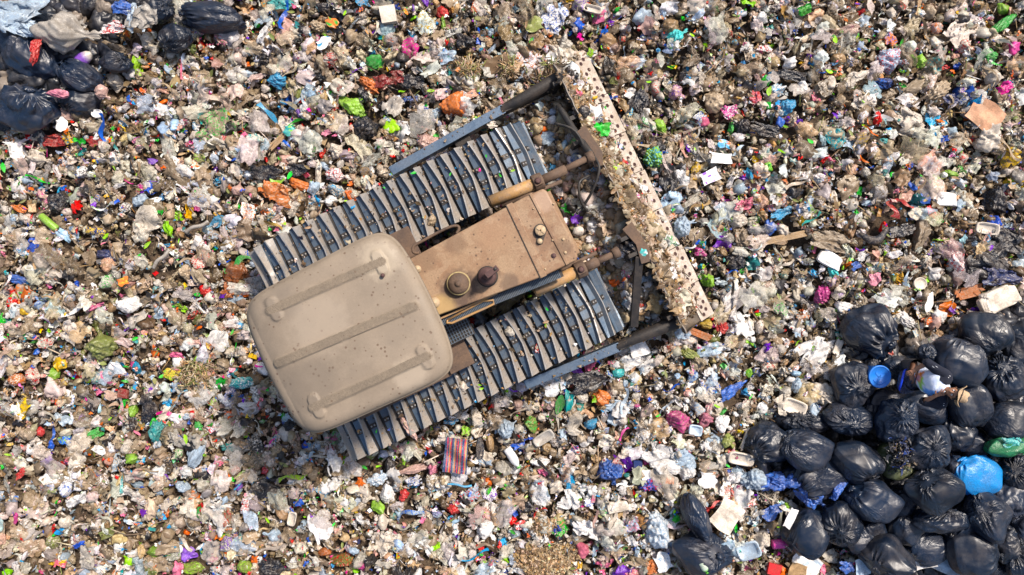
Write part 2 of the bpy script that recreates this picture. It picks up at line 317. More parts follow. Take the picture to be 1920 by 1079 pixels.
ITEMS = r'''k|125|60|134|84|-10|greyf|large grey-white plastic bag spread over the black bags at the top left corner
l|56|89|24|64|-8|red|bright red plastic bag standing out on the black bags in the upper left corner
l|102|173|54|22|-5|pink:1|pink plastic bag lying on a black bag at the left edge
o|152|112|60|24|35|purple/clear|clear plastic bottle with purple label beside a blue film in the upper left
f|194|115|44|20|5|cyan|blue plastic scrap just right of the purple labelled bottle
f|208|50|52|28|5|white/red|white film with red print beside the large grey-white bag
f|35|15|120|60|15|paleblue|pale blue clear film in the very top left corner
f|265|30|50|68|80|greyf|grey translucent film hanging below the top edge near the upper left pile
f|228|14|66|34|-10|blue|glossy royal blue film at the top edge above the upper left pile
k|302|69|28|28|60|lime|small lime green knotted bag right of the upper left pile
k|215|152|54|38|-15|dwhite|dirty white knotted bag below the blue scrap in the upper left
k|183|173|38|32|-40|palepink|pinkish clear bag next to the pink bag on the upper left pile
c|210|92|66|32|-10|taupe|crumpled taupe bag between the white and red film and the purple labelled bottle
k|265|70|32|42|60|dwhite|white crumpled bag left of the small lime green bag
f|100|262|66|26|5|red:.6|dark red cloth scrap under the black bags of the left edge
f|172|264|36|20|-10|red:.7|small red film right of the dark red cloth scrap
d|176|211|22|17|0|white|round white cup lid below the upper left black bags
s|110|232|24|30|10|white|white carton piece beside the upper left black bags
f|522|6|54|24|0|teal|teal plastic film at the top edge left of the middle
b|727|26|30|32|10|dwhite/blue|white and blue cardboard pack near the top edge
l|773|12|12|22|10|purple|small purple pack near the top edge
c|828|18|26|28|40|red:1.1|red crumpled bag at the top edge next to a lime leaf
l|830|40|14|32|15|lime:.7|light green twisted bag under the red crumpled bag at the top edge
s|620|39|28|20|-25|orange/green|orange and green wrapper near the top edge
s|605|77|34|24|30|white/cyan|white and sky blue wrapper left of the beige round bag
c|592|45|42|28|0|beige|beige crumpled bag under the orange and green wrapper
k|659|67|40|34|-30|beige:.9|beige round bag with open mouth in the upper left centre
k|620|112|46|40|-50|clear/red|clear bag with red print above the blue bag of the upper left centre
c|517|145|42|36|-20|cyan|sky blue crumpled bag in the upper left centre
c|701|115|30|40|-60|green|green plastic bag above the dark red films
l|690|158|54|30|-35|orange:.8|orange-red torn film above the lime green bag
f|715|150|38|30|20|red:.4|dark red film between the orange torn film and a black bag
f|742|144|32|28|0|red:.38|second dark red film, right of the first
c|659|195|62|38|-52|lime:.9|lime green knotted bag with mottled skin, upper centre left
c|850|196|56|54|10|orange|big bright orange crumpled bag above the upper push arm
k|690|235|70|50|25|black|black bag under the lime green bag of the upper centre
c|875|75|44|50|40|black|black crumpled bag near the top edge, left of the machine blade
f|770|152|54|30|0|black|flat black film beside the dark red films
c|680|172|30|38|0|black|small black bag pressed against the lime green mottled bag
c|492|100|36|44|0|black|small black bag right of the upper left pile
c|607|12|34|26|0|black|black scrap of bag under the teal film at the top edge
k|805|270|50|46|-60|palepink|peach translucent bag leaning on the upper push arm
t|503|214|60|26|-50|cyan|twisted blue film strip left of the teal wrapper
s|540|243|26|22|0|teal/lime|teal and lime square wrapper below the twisted blue strip
l|557|210|18|26|20|purple|purple wrapper beside the twisted blue strip
r|932|109|20|20|0|tan:1.1|brown coconut on a dark board above the upper arm
q|932|120|46|30|15|brown:1.4|dark brown board under the coconut
f|515|361|70|44|-15|orange:.85/peach|salmon red striped woven bag left of the upper track
r|559|345|48|22|-22|orange:.9|oval orange red bag next to the salmon red woven bag
f|494|322|70|34|5|black|black plastic film above the salmon red woven bag
f|556|317|44|30|10|black|black plastic film right of the lime strip above the orange oval bag
t|518|338|28|22|10|lime|lime green strip between the black film and the salmon red bag
c|476|262|44|28|-10|dwhite/teal|white bag with a teal end left of the brown wood piece
w|515|267|36|12|42|tan|short brown wood piece in the left centre
k|629|327|54|28|-8|white/red|white bag with red lettering above the upper track
k|632|357|46|26|-10|dwhite/cyan|white bag with a blue patch above the rear half of the upper track
l|593|327|18|54|-3|dwhite|long upright white bag left of the bag with red lettering
k|546|296|36|22|15|dwhite|white round bag above the flat black film
k|611|376|24|38|100|white|white pouch bag touching the rear of the upper track
k|444|353|34|30|80|palepink|pale pink knotted bag left of the salmon red woven bag
f|403|415|34|22|30|cyan:.8|blue film in the left centre below the pale pink bag
f|463|402|28|48|0|white/orange|white film with orange and green corner left of the cab
k|630|278|34|44|-40|dwhite|white and lilac bag above the white round bag
f|610|247|22|12|25|pink|pink paper scrap right of the teal and lime wrapper
k|1276|61|32|48|-60|teal:2.2|sea green plastic bag in the top right centre
c|1262|42|34|30|0|tan|brown bag behind the sea green bag
u|1235|93|16|13|-40|cyan|small cyan cup near the top of the blade
c|1206|28|40|38|-30|paleblue|clear pale blue bag near the top edge right of centre
f|1040|35|50|60|-30|white/blue|white bag with big blue print at the top edge above the blade
k|1056|75|34|42|70|clear|clear grey bag below the white bag with big blue print
s|1002|42|36|30|15|olive:1.6|olive green wrapper left of the white bag with big blue print
y|1112|14|36|14|-18|dwhite|long white foam tray near the top edge above the blade end
r|1094|33|11|11|0|red|small red ball near the top edge above the blade
k|1103|44|20|22|0|dwhite|little white bag below the small red ball
k|1274|170|38|34|-30|palepink:1.1/purple|pink and purple see-through bag right of the blade top
r|1344|188|40|44|0|beige:1.15|pale beige ball shaped bag in the right part of the top
f|1370|208|36|28|20|magenta/white|magenta and white wrapper beside the pale beige ball bag
c|1240|235|38|30|-20|lime|lime green bag upper one beside the blade
c|1224|295|46|50|20|lime/cyan|lime green and cyan bag lower one touching the blade
l|1375|238|15|34|-10|green|slim green bag under the magenta and white wrapper
k|1486|112|36|38|40|white|white knotted bag over a black film in the upper right
c|1480|195|54|34|25|cyan|large torn sky blue film in the upper right
c|1469|228|18|24|0|blue:1.2|small blue bag under the torn sky blue film
f|1438|88|32|14|0|white/red|white and red wrapper left of the white knotted bag
c|1372|58|18|18|0|red|small red bag near the top edge right of the sea green bag
f|1419|181|24|30|-20|red:1/pink|pinkish red bag left of the torn sky blue film
c|1397|236|34|46|10|black|black crumpled bag left of a flat black film in the upper right
f|1438|242|64|30|-15|black|flat black film right of a black crumpled bag in the upper right
f|1486|140|76|26|-8|black|black film under the white knotted bag in the upper right
c|1283|136|26|26|0|black|small black bag above the pink and purple bag
f|1197|190|38|60|-20|black|black film right of the upper end of the blade
q|1355|297|38|20|-3|white/paleblue|white printed card right of the lime and cyan bag
s|1360|268|28|18|-12|cyan/orange|turquoise and orange wrapper above the white printed card
c|1458|166|40|28|20|white/cyan|white bag with a blue corner above the torn sky blue film
k|1513|160|34|32|30|white|white crumpled bag right of the torn sky blue film
k|1678|111|70|54|-15|paleblue:1.3/red|large white and blue striped bag with red label in the upper right
k|1728|109|30|42|60|lime|lime green bag touching the large striped bag with red label
c|1664|153|54|24|0|navy/blue|dark blue shiny bag under the large striped bag
l|1890|42|74|22|38|green|long green bag at the right edge near the top
c|1860|103|50|32|20|green:.9|crumpled green bag below the long green bag at the right edge
c|1892|11|30|22|0|lime:.8|light green bag at the top edge in the right corner
c|1906|86|30|30|0|magenta:1.1|magenta bag at the right edge near the top
f|1674|71|26|26|-30|orange/blue|orange and blue wrapper above the large striped bag
f|1774|124|26|12|5|red|small red wrapper right of the lime green bag
q|1852|214|64|50|-35|peach|peach orange board under a white bag at the right
c|1856|256|56|60|-30|dwhite|large white bag just below the peach orange board
f|1708|228|56|64|30|dwhite|cream bag sheet in the right part between blue films
l|1772|164|74|32|38|beige|long beige bag above the dark blue square film
c|1717|164|60|34|20|beige:.9|beige crumpled bag left of the long beige bag
f|1606|145|60|26|25|dwhite|long white film in the upper right pointing to the striped bag
k|1567|153|38|30|-10|dwhite|white bag at the end of the long white film
k|1586|186|32|28|10|beige|beige round bag below the long white film
r|1640|189|26|22|0|dwhite|white ball shaped bag below the dark blue shiny bag
r|1578|107|30|24|-20|tan:1.2|tan egg shaped bag left of the large striped bag
k|1820|83|36|28|-20|dwhite/red|white and red bag left of the crumpled green bag
k|1874|142|42|38|0|dwhite|white bag above the peach orange board
k|1753|17|34|32|0|beige|beige knotted bag at the top edge above the striped bag
k|1676|19|26|32|60|dwhite|dirty white bag at the top edge above the orange and blue wrapper
f|1789|186|34|28|25|navy|dark blue square film below the long beige bag
f|1660|264|28|14|5|teal|teal wrapper in the right part of the picture
c|1548|555|36|42|10|magenta:.75|crimson pink bag above the black heap at the right
f|1469|399|48|20|28|cyan|sky blue film right of the lower end of the machine blade
c|1449|427|28|36|20|blue:1.3|blue bag under the sky blue film right of the machine blade
k|1478|432|38|26|-15|dwhite|cloudy white bag touching the blue bag right of the blade
w|1480|444|96|13|12|tan:.9|long splintered brown wood right of the blade
w|1450|452|60|10|-8|brown:2|second brown wood piece beside the long splintered one
k|1805|490|50|48|-10|white/red|white bag with red dots near the right edge
c|1332|529|34|34|0|lime:.9|bright lime green bag right of the lower end of the blade
g|1560|487|48|28|-30|white|broken white foam block right of centre
d|1731|532|26|24|0|dwhite|pale round lid above the black heap
g|1881|561|80|44|24|dwhite|big dirty white foam box at the right edge above the black heap
q|1334|330|34|24|25|white/purple|white card on a piece of cardboard right of the blade
g|1780|373|40|26|-5|white|white foam piece in the right centre
f|1556|451|84|40|-15|taupe|large taupe film sheet over splintered wood
k|1569|367|34|30|20|dwhite|white clear bag in the right centre above the taupe sheet
c|1735|440|40|76|-20|taupe|long brown grey bag in the right centre
t|1680|390|34|54|70|red:.7|dark red cloth strip in the right centre
t|1700|380|40|20|-20|red|red pink strip right of the dark red cloth strip
f|1693|432|64|28|10|black|flat black film under the red strips in the right centre
j|1641|441|52|30|10|black|black curved piece of tyre in the right centre
f|1850|500|90|60|-25|black|black torn film near the right edge above the foam box
f|1885|455|70|60|10|black|black torn film at the right edge below the black sheet bag
f|1880|520|80|40|0|navy|dark blue black film at the right edge just above the foam box
c|1819|445|36|30|0|black|round black bag near the right edge
c|1874|376|48|58|30|black|black sheet bag near the right edge in the middle height
c|1386|493|44|38|0|black|black bag right of the lower half of the blade
c|1495|363|38|36|20|black|black bag above the sky blue film
s|1741|372|20|22|0|blue/yellow|small blue packet with gold print in the right centre
y|1858|428|40|22|-10|dwhite:.9|open white foam food box at the right edge
c|1448|312|24|20|-20|lime/green|small bright green bag in the right centre top
l|1790|323|34|16|-10|lime:.8|light green bag in the right centre near the small white bags
c|1569|509|20|28|20|teal:2|turquoise film under the broken white foam block
f|1610|498|22|18|20|blue|small blue wrapper right of the turquoise film
k|1757|510|32|34|30|white:.9|lavender white bag left of the bag with red dots
c|1386|409|44|36|-10|dwhite|white bag right of the middle of the blade
c|1394|445|36|48|10|taupe|taupe bag below the white bag right of the middle of the blade
f|1644|524|26|26|0|pink:.9|pink film left of the pale round lid
c|1585|575|36|26|-20|white|white crumpled tissue beside the crimson pink bag
c|1592|579|16|24|20|blue|small blue bag touching the white crumpled tissue
k|1391|595|44|26|10|white|white bag below the lime green bag of the blade end
k|1767|590|36|40|0|white|white round bag above the black heap
s|1748|568|20|44|-15|white|white folded paper beside the white round bag above the heap
w|1822|548|54|22|15|orange:.45|broken orange brown wood left of the foam box
c|1315|473|30|22|0|magenta:.8/clear|magenta and clear wrapper right of the blade
k|1289|420|42|50|-70|paleblue|pale blue see-through bag beside the middle of the blade
w|1313|627|48|14|-22|orange:.45|orange wooden slat below the lower end of the blade
c|1328|612|30|28|0|yellow:.7|yellow bag at the lower end of the blade
c|1357|615|28|28|0|red|red bag right of the yellow bag at the blade end
c|1339|610|14|12|0|magenta|small magenta bag between the yellow and the red bag
u|1135|411|15|19|-12|white/blue|paper drink cup with red and blue disc between machine and blade
c|1148|541|30|50|10|palepink:1.1|salmon pink crumpled film in front of the lower track
k|66|296|52|38|-10|dwhite|cream round bag at the left edge in the upper third
k|110|377|58|52|10|black|black bag at the left edge below the cream round bag
n|178|434|36|14|-8|navy/yellow|dark blue and yellow can at the left
n|88|417|40|14|-40|lime:.7|lime yellow tube shaped pack at the left
f|30|390|34|16|-10|orange|orange wrapper at the left edge under the black bag
k|279|397|30|34|60|dwhite|white and grey bag in the left part
c|255|375|42|30|-10|paleblue:.9|blue grey bag left of the white and grey bag
s|283|375|30|13|10|white|white foam triangle in the left part
p|228|388|26|18|10|dwhite|black and white checked scrap in the left part
k|338|512|38|48|110|beige:1.15|big beige pouch bag left of the cab
c|438|515|50|52|30|orange:.35|rust orange cloth touching the rear of the machine
f|425|546|30|30|-20|orange:.5|rust orange cloth corner lower one behind the machine
t|442|495|56|34|25|green:.8|green cloth strip over the rust orange cloth
k|245|573|70|44|-5|white|large white bag left of the cab
k|191|525|36|40|60|clear/green|clear bag with green print left of the large white bag
s|225|528|24|18|20|orange/yellow|orange and yellow packet right of the clear bag with green print
c|190|475|46|34|0|navy|dark blue bag in the left part
e|367|426|48|7|24|greyf:.7|short grey pipe in the left part
e|300|486|46|7|48|greyf:.7|second grey pipe in the left part
c|22|524|50|18|-10|blue|ragged blue film at the left edge
k|69|567|34|36|40|paleblue:.9/blue|pale bag with blue print at the left edge
c|278|299|26|18|-15|purple|purple wrapper in the left upper part
q|324|300|15|13|-30|white|small white card right of the purple wrapper
k|159|515|22|36|80|beige|beige slim bag left of the clear bag with green print
k|182|645|62|74|10|olive:1.3|large olive green bag in the left part
k|58|707|46|36|10|dwhite/red|white pinkish bag at the left edge
r|22|715|34|28|0|orange:.8/dwhite|peach round bag at the very left edge
c|95|702|22|28|30|lime:.8|green bag right of the white pinkish bag at the left edge
k|182|707|40|42|70|dwhite/teal|white bag with teal edge below the large olive green bag
f|320|702|44|26|10|yellow:1.1/lime|pale yellow sheet beside the straw in the left part
k|417|687|54|30|0|taupe:1.2|smooth grey bag left of the rear of the cab
c|242|771|26|36|-10|lime:.85|lime yellow bag, upper one in the lower left part
c|242|862|34|28|-20|lime:.85|lime yellow bag, lower one in the lower left part
g|226|740|20|20|-10|red:.35|broken red brick in the lower left part
f|169|818|42|24|25|green|bright green packet in the lower left part
c|291|811|42|44|20|teal|teal bag in the lower left part
c|428|842|46|20|-5|teal|second teal bag, left below the cab
f|368|800|18|18|0|green:1.2|small bright green film between the two teal bags
f|275|770|36|66|-10|black|black film above the teal bag of the lower left
r|66|813|18|20|0|red|small red ball shaped bag at the left edge
f|33|891|30|16|40|red|red strip of film at the left edge, low down
r|47|846|18|26|10|white|white egg shaped bag at the left edge
k|120|920|50|36|-10|white/blue|white bag with a blue corner in the lower left
f|82|866|28|16|35|purple|purple wrapper in the lower left part
c|362|853|36|62|-20|paleblue|pale blue long bag left below the cab
k|342|917|44|26|-25|paleblue:.9|pale blue pouch bag in the lower left
c|453|720|62|24|5|teal:1.5/white|turquoise printed film left of the cab
p|480|733|34|20|5|dwhite|perforated white plastic left of the cab
c|442|915|18|20|0|purple|small purple bag in the lower left
c|475|915|18|18|20|cyan|small cyan bag right of the small purple bag
k|460|953|34|34|-10|white/red|white bag with red print below the small cyan bag
c|493|884|16|30|0|red:1/pink|red and pink narrow bag left below the lower track
k|426|1020|44|40|10|clear/purple|clear lilac bag at the bottom in the left part
k|342|1044|30|48|100|purple:1.5|lavender bag near the bottom edge in the left part
l|18|977|13|26|0|magenta:.8|magenta bag at the left edge near the bottom
c|282|1040|34|26|20|lime:.6|light green bag near the bottom edge left of the lavender bag
r|355|1071|50|24|0|olive:1.5/lime|yellow green bag cut by the bottom edge
r|453|1068|32|26|0|olive:1.6/lime|yellow green round bag at the bottom edge right of the clear lilac bag
f|160|1048|32|54|0|greyf|grey clear film near the bottom left corner
r|115|982|26|26|0|dwhite|white ball bag in the lower left
k|95|1022|38|28|-10|olive:1.4/dwhite|pale olive bag near the bottom left corner
m|854|856|44|66|-4|navy|striped textile in blue, red and orange below the lower track
y|839|877|22|16|10|dwhite:.9|small clear white tray on the edge of the striped textile
c|727|878|26|38|-10|black|small black bag below the rear of the lower track
z|900|842|15|42|4|black|dark shoe sole right of the striped textile
r|919|834|18|36|5|tan:1.3|brown bottle shaped pack right of the dark shoe sole
l|775|884|72|18|10|palepink|salmon pink rope of film left of the striped textile
c|810|884|24|24|0|pink|small pink bag at the end of the salmon pink film
c|755|934|22|28|10|red|small red bag below the salmon pink film
c|848|961|38|28|0|red|bright red bag below the striped textile
c|708|957|34|28|-10|lime|pair of lime green lumps of bag below the lower track
t|767|966|56|22|22|paleblue:.7/blue|blue strip of film between the lime and the bright red bag
k|913|1002|46|42|-40|white|large white bag near the bottom in the middle
f|719|1020|42|52|30|dwhite|cream film near the bottom edge left of the middle
c|680|1066|30|26|-20|magenta|magenta bag at the bottom edge
r|604|1041|28|19|0|orange:.5|orange brown bag at the bottom edge in the left half
k|513|1072|70|44|0|black|black bag cut by the bottom edge in the left half
c|845|792|32|18|5|cyan/white|small sky blue bag touching the lower track
c|702|905|50|28|15|paleblue:1.1/white|white blue film left of a white bag under the lower track
c|724|930|30|44|0|white|upright white bag above the lime green lumps
c|778|907|42|26|0|white/blue|white bag with green and blue print under the salmon pink film
e|861|912|46|4|-5|cyan|cyan drinking straw below the striped textile
k|687|937|32|26|-20|dwhite|white round bag left of the upright white bag
k|718|982|36|34|10|dwhite|white crumpled bag under the lime green lumps
c|640|1058|56|30|0|olive/red|olive and red mixed bag at the bottom edge
y|545|976|16|26|-10|dwhite:.9|white tray in the lower left half
k|1150|892|58|60|-80|blue:.8|big steel blue bag below the middle
o|962|860|44|17|-58|white|white plastic bottle with green cap below the lower track
y|1019|823|42|20|35|greyf:1.1|clear plastic box below the front of the lower track
c|995|795|28|42|0|olive:1.4/green|olive green bag with red specks below the lower track
c|1129|748|38|34|-20|orange|bright orange bag with a hole below the lower arm
r|1162|701|24|20|0|teal:2.4|mint green ball bag below the lower arm
c|1107|797|30|26|0|cyan:.9|cyan blue bag below the bright orange bag
v|1052|758|18|40|-15|green:.6|single large green leaf left of the bright orange bag
o|1021|714|22|9|15|green|small green bottle at the end of the lower arm
d|1042|703|22|14|0|tan:.6|brown lid on the end of the lower arm
f|1103|717|86|44|15|black|black film below the lower arm
c|1298|666|48|26|-3|olive:1.8|olive yellow bag below the lower end of the blade
l|1372|738|84|24|33|blue:1.2|long bright blue film right below the blade
c|1274|790|58|44|-20|pink:.55/magenta|large mauve pink film below the blade
c|1326|790|36|32|10|pink:.6|mauve pink bag right of the large mauve film
y|1306|809|24|20|-8|paleblue:1.3|small pale tray on the mauve pink bags
f|1241|862|80|56|-20|white:.8|large grey white plastic sheet below the mauve film
k|1286|890|32|60|85|white:.9|long white bag right of the large grey white sheet
s|1330|904|38|32|-10|white:.9|lilac white crumpled paper below the long white bag
c|1221|913|48|34|15|blue/red|blue, red and yellow printed parcel beside the steel blue bag
k|1239|988|84|78|20|paleblue:1.1/white|very large white and blue bag left of the lower black bags
f|1103|994|76|38|-22|white|broken white foam sheet near the bottom in the middle
c|1322|963|30|26|10|red|red cloth on white foam beside a black bag
t|1340|950|30|18|22|red|red ribbon end of the cloth on white foam
q|1365|970|58|46|55|dwhite|flat dirty white foam sheet under the red cloth
k|1371|831|38|36|-50|olive:2|olive green pointed bag left of the black heap
w|1398|829|40|7|68|dwhite|pale stick next to the olive green pointed bag
k|1361|800|42|40|-30|white|white bag above the olive green pointed bag
y|1392|862|48|24|-8|dwhite:.9|white foam tray below the olive green pointed bag
k|993|857|24|24|0|dwhite|white small bag right of the white bottle
s|977|988|24|17|20|red:1.1/white|red packet left of the husk spill
s|1245|1058|34|46|30|white/paleblue|white paper with a red stripe at the bottom edge
f|1225|1066|30|30|0|orange|orange sheet at the bottom edge beside the white paper
b|1257|904|16|12|-5|orange:1.1/yellow|small yellow orange box beside the blue and red parcel
t|1170|815|30|14|55|magenta:1.1|magenta strip below the cyan blue bag
c|1215|870|15|14|0|magenta|small magenta bag left of the large grey white sheet
b|1197|874|16|18|0|navy|small dark box beside the small magenta bag
b|1213|893|18|19|5|white|small white box under the small dark box
l|1359|776|13|26|-40|green:1.2|bright green bag right of the mauve pink bags
c|1408|699|18|22|-20|lime:.9/green|bright green bag at the tip of the long blue film
q|1200|656|34|28|20|white|white open paper box beside the lower arm
k|956|803|52|40|40|paleblue:.9|pale blue film bag below the middle of the lower track
f|1070|941|44|38|-20|white|white jacket like cloth below the middle
g|1160|953|42|22|10|dwhite|cream foam chunk left of the very large white and blue bag
o|1322|1066|24|15|-60|lime:1.2/white|pale green plastic bottle lying on a black bag at the bottom
k|1330|1005|28|32|-60|palepink|beige bag end sticking out from under a black bag
k|1469|907|70|38|-5|blue:1.1|blue see-through bag at the left edge of the black heap
c|1415|905|62|44|0|paleblue:.9|clear pale blue bag left of the blue see-through bag
f|1450|963|46|30|35|blue:.9|royal blue cloth below the blue see-through bag
q|1484|974|17|38|-28|white|pale card leaning on a black bag
o|1467|1021|36|18|5|magenta|magenta plastic bottle left of the lower black bags
y|1407|1036|44|32|24|paleblue|pale blue rimmed tray near the bottom
q|1515|1058|52|38|-38|white/paleblue|white printed sheet near the bottom edge
q|1498|1072|34|26|-20|tan:1.1|piece of brown cardboard on the white printed sheet
b|1454|1070|24|20|-15|red/orange|red and white box at the bottom edge
f|1367|928|28|34|-5|palepink/red|red printed sack on the left of the black heap
k|1430|1012|46|52|70|dwhite|cream soft bag between the tray and the magenta bottle
k|1532|940|84|44|-30|blue:1|deep blue bag squeezed under black bags
c|1578|923|24|46|-30|blue:1.2|twisted royal blue bag neck between black bags
q|1727|1056|62|34|20|white:.8|grey lilac board at the bottom edge under black bags
q|1790|1066|66|34|-25|paleblue:.8|pale teal board at the bottom edge under black bags
f|1592|1068|30|26|0|blue|blue sheet at the bottom edge near the black bags
q|1620|1066|30|36|10|paleblue:1.1|pale blue card at the bottom edge near the black bags
f|1560|1045|40|30|0|clear|small clear bag below the lower black bags
c|1547|745|76|52|-20|dwhite|large cream and clear bag at the top left of the black heap
y|1494|765|44|28|-20|dwhite|square white foam tray beside the large cream bag
k|1474|740|34|36|60|clear|clear bag left of the large cream bag
w|1574|652|32|14|68|dwhite|small pale wooden board left of the torn black sack
c|1705|600|60|24|-40|white:.9|long white net like film on the edge of the torn black sack
k|1765|605|40|36|10|palepink|peach bag above the black heap
f|1665|662|36|20|10|red:.8/beige|red and beige scrap above the blue pail
k|1838|592|26|20|0|dwhite|small white bag above the upper black bags
k|1256|455|42|42|-20|white/green|white bag with green print caught in the blade
f|1217|401|58|24|-50|tan|tan cardboard strip caught in the blade
c|1204|352|28|26|0|white|white crumpled bag in the upper middle of the blade
c|1193|330|22|20|20|dwhite|white bag just above another white one in the middle of the blade
s|1160|272|20|14|12|white/blue|white and blue packet in the upper half of the blade
l|1285|555|18|54|-20|dwhite|long dirty white bag in the lower third of the blade
c|1258|510|26|22|-50|green:.7|green plant scraps in the lower half of the blade
s|1209|473|16|14|-20|teal:1.6/white|turquoise wrapper on the lower lift bracket guard
l|1293|525|26|10|25|red|red scrap on the bright edge of the blade
c|1065|145|46|52|20|black|black bag caught on the upper end of the blade
k|1082|160|30|22|-20|white|white torn bag on the upper end of the blade
k|1092|205|26|40|80|black|small black bag hanging behind the upper half of the blade
c|1185|462|46|50|0|black|dark bag wrapped round the lower lift bracket
k|806|412|30|36|70|beige|beige clear bag lying on the upper track near the bonnet
l|765|808|64|16|-55|palepink|salmon pink rag lying on the rear of the lower track
k|868|728|38|22|-10|dwhite|white torn bag on the outer edge of the lower track
k|960|622|30|26|20|clear|clear torn bag on the middle of the lower track
k|1000|575|22|28|90|beige|beige bag stuck at the inner edge of the lower track
l|1020|648|16|28|10|dwhite|cream scrap in the middle of the lower track
f|1007|655|8|20|0|red/white|small red wrapper on the lower track
k|1148|620|24|28|40|dwhite|white torn bag at the front of the lower track
f|922|232|20|14|20|dwhite|pale scrap lying on the upper push arm
f|718|245|22|10|-40|tan|curled brown leaf on a black bag beside the lime green bag
f|30|45|110|50|-20|paleblue:1.2|pale bluish plastic sheeting over the black bags in the top left corner
f|135|55|60|40|10|greyf:1.2|grey clear plastic behind the large grey-white bag of the top left corner
f|250|30|36|60|0|paleblue|narrow pale blue film at the top edge above the upper left pile
c|1440|915|36|30|0|blue:1.1|blue bag scrap left of the deep blue bag of the black heap
k|1500|905|60|34|10|blue:1.1|bright blue bag wedged between the blue see-through bag and the black heap
k|1545|925|56|36|-35|blue:1.3|bright blue bag end pushed out under the slanting black bag
f|1905|835|40|30|10|teal:1.4|teal film hanging over the green bag at the right edge
'''
BAGS = r'''t|1632|620|94|104|20|.28|40|torn glossy black sack open at the top left of the heap
n|1597|720|74|84|0|.42|8|knotted black bag right beside the blue pail
n|1440|830|84|72|-20|.30|60|dusty black bag at the left end of the heap
p|1507|842|94|72|-12|.46|70|smooth pillow shaped black bag resting on the left end of the heap
n|1507|792|96|46|-5|.24|50|glossy black bag half hidden behind the pillow shaped one
n|1590|788|86|62|-5|.42|12|pleated black bag directly below the knotted one beside the pail
p|1605|862|106|84|-18|.52|60|large full black bag with its neck at the upper left, left middle of the heap
n|1535|892|118|84|0|.26|75|wide dark black bag under the pillow shaped one
n|1680|790|78|80|0|.52|20|round black bag with a knot at its lower right, centre of the heap
n|1740|842|80|84|0|.60|10|black bag with a pleated knot on top right of the olive sack
p|1728|762|92|56|-15|.34|80|black bag the person in the hat leans over
p|1815|758|74|98|15|.46|80|tall black bag directly under the straw hat
q|1797|677|96|84|-35|.55|80|large taut black bag above the person
p|1847|627|94|80|-12|.52|60|plump black bag at the upper end of the heap
p|1908|642|66|80|0|.36|70|black bag at the right edge near the upper end of the heap
n|1885|710|78|82|0|.50|50|creased black bag right of the large taut one
p|1887|790|90|82|10|.44|70|black bag at the right edge above the green bag
n|1790|812|68|70|0|.34|80|dark flat black bag under the person's elbow
p|1826|835|52|50|0|.30|80|small blue-black bag above the bright blue bag
n|1792|878|40|50|-20|.48|40|small crumpled grey-black bag left of the bright blue bag
q|1750|918|96|86|-3|.70|60|square cornered black bag in the middle of the lower heap
q|1635|938|98|76|-20|.48|80|smooth slanting black bag left of the square cornered one
n|1578|985|72|84|20|.46|25|black bag with a starry knot at the lower left of the heap
n|1610|1012|60|52|-10|.34|80|brownish lower end of black bag beside the starry knot
n|1758|975|96|52|8|.52|60|creased black bag peeking out under the square cornered one
n|1800|990|50|96|-20|.40|60|narrow black bag right of the square cornered one
p|1700|990|66|60|0|.34|80|dark black bag deep between the lower bags
q|1660|1040|92|90|-12|.46|60|large black bag near the bottom edge, left one
q|1848|966|80|96|15|.58|50|upright black bag with long creases right of the narrow one
n|1888|936|66|72|-10|.44|60|black bag at the right below the bright blue bag
n|1905|885|64|64|0|.46|40|shiny black bag at the right edge below the green bag
p|1822|1035|98|84|-10|.44|60|large black bag near the bottom edge, right one
n|1885|1020|54|70|10|.40|50|small black bag between the two at the bottom right corner
p|1915|985|44|62|0|.36|70|black bag cut by the right edge near the bottom
n|1912|1050|56|70|0|.40|60|black bag in the bottom right corner
p|1735|1025|96|64|10|.26|80|flat dark black bag under the lower heap
p|1632|992|56|54|0|.26|80|shaded black bag behind the starry knot
n|1632|775|40|56|0|.26|80|shaded black bag between the pleated and the round ones
p|1655|752|66|46|0|.24|80|shaded black bag below the blue pail
n|1866|1068|38|26|0|.30|60|black bag scrap at the bottom edge near the right corner
q|1511|1000|88|76|35|.36|80|triangular black bag left of the starry knot
p|1307|972|42|94|25|.36|70|long dusty black bag near the bottom, left of the heap
q|1315|1040|112|82|-12|.34|40|large black bag carrying the pale green bottle at the bottom edge
p|1690|940|60|60|0|.30|80|shaded black bag left of the square cornered one
n|1862|868|60|52|0|.24|80|shaded black bag behind the bright blue bag
n|1765|700|70|60|0|.26|80|dark black bag behind the person's back
n|1838|900|60|80|0|.24|80|shaded black bag under the bright blue bag
p|1645|690|64|60|0|.20|80|shaded black bag behind the blue pail
t|62|112|110|84|-30|.32|60|large crumpled black bag under the bright red bag
t|50|203|116|88|-8|.34|50|large round black bag at the left edge of the upper left pile
t|150|142|84|56|-15|.30|60|black bag at the right end of the upper left pile
t|10|60|64|84|0|.30|60|black bag cut by the left edge of the upper left pile
t|92|40|60|34|-10|.28|60|black bag over the large grey-white one in the upper left pile
t|300|18|50|48|10|.28|60|dark bag at the top edge beside the grey translucent film
t|400|34|116|54|-8|.22|70|wide black bag with leaves on it near the top edge
t|328|72|62|50|0|.28|60|black bag below the wide one with leaves
n|150|190|70|60|0|.22|60|shaded black bag behind the pink bag of the left edge
t|215|118|60|40|0|.24|60|flat black bag right of the blue scrap in the upper left
'''
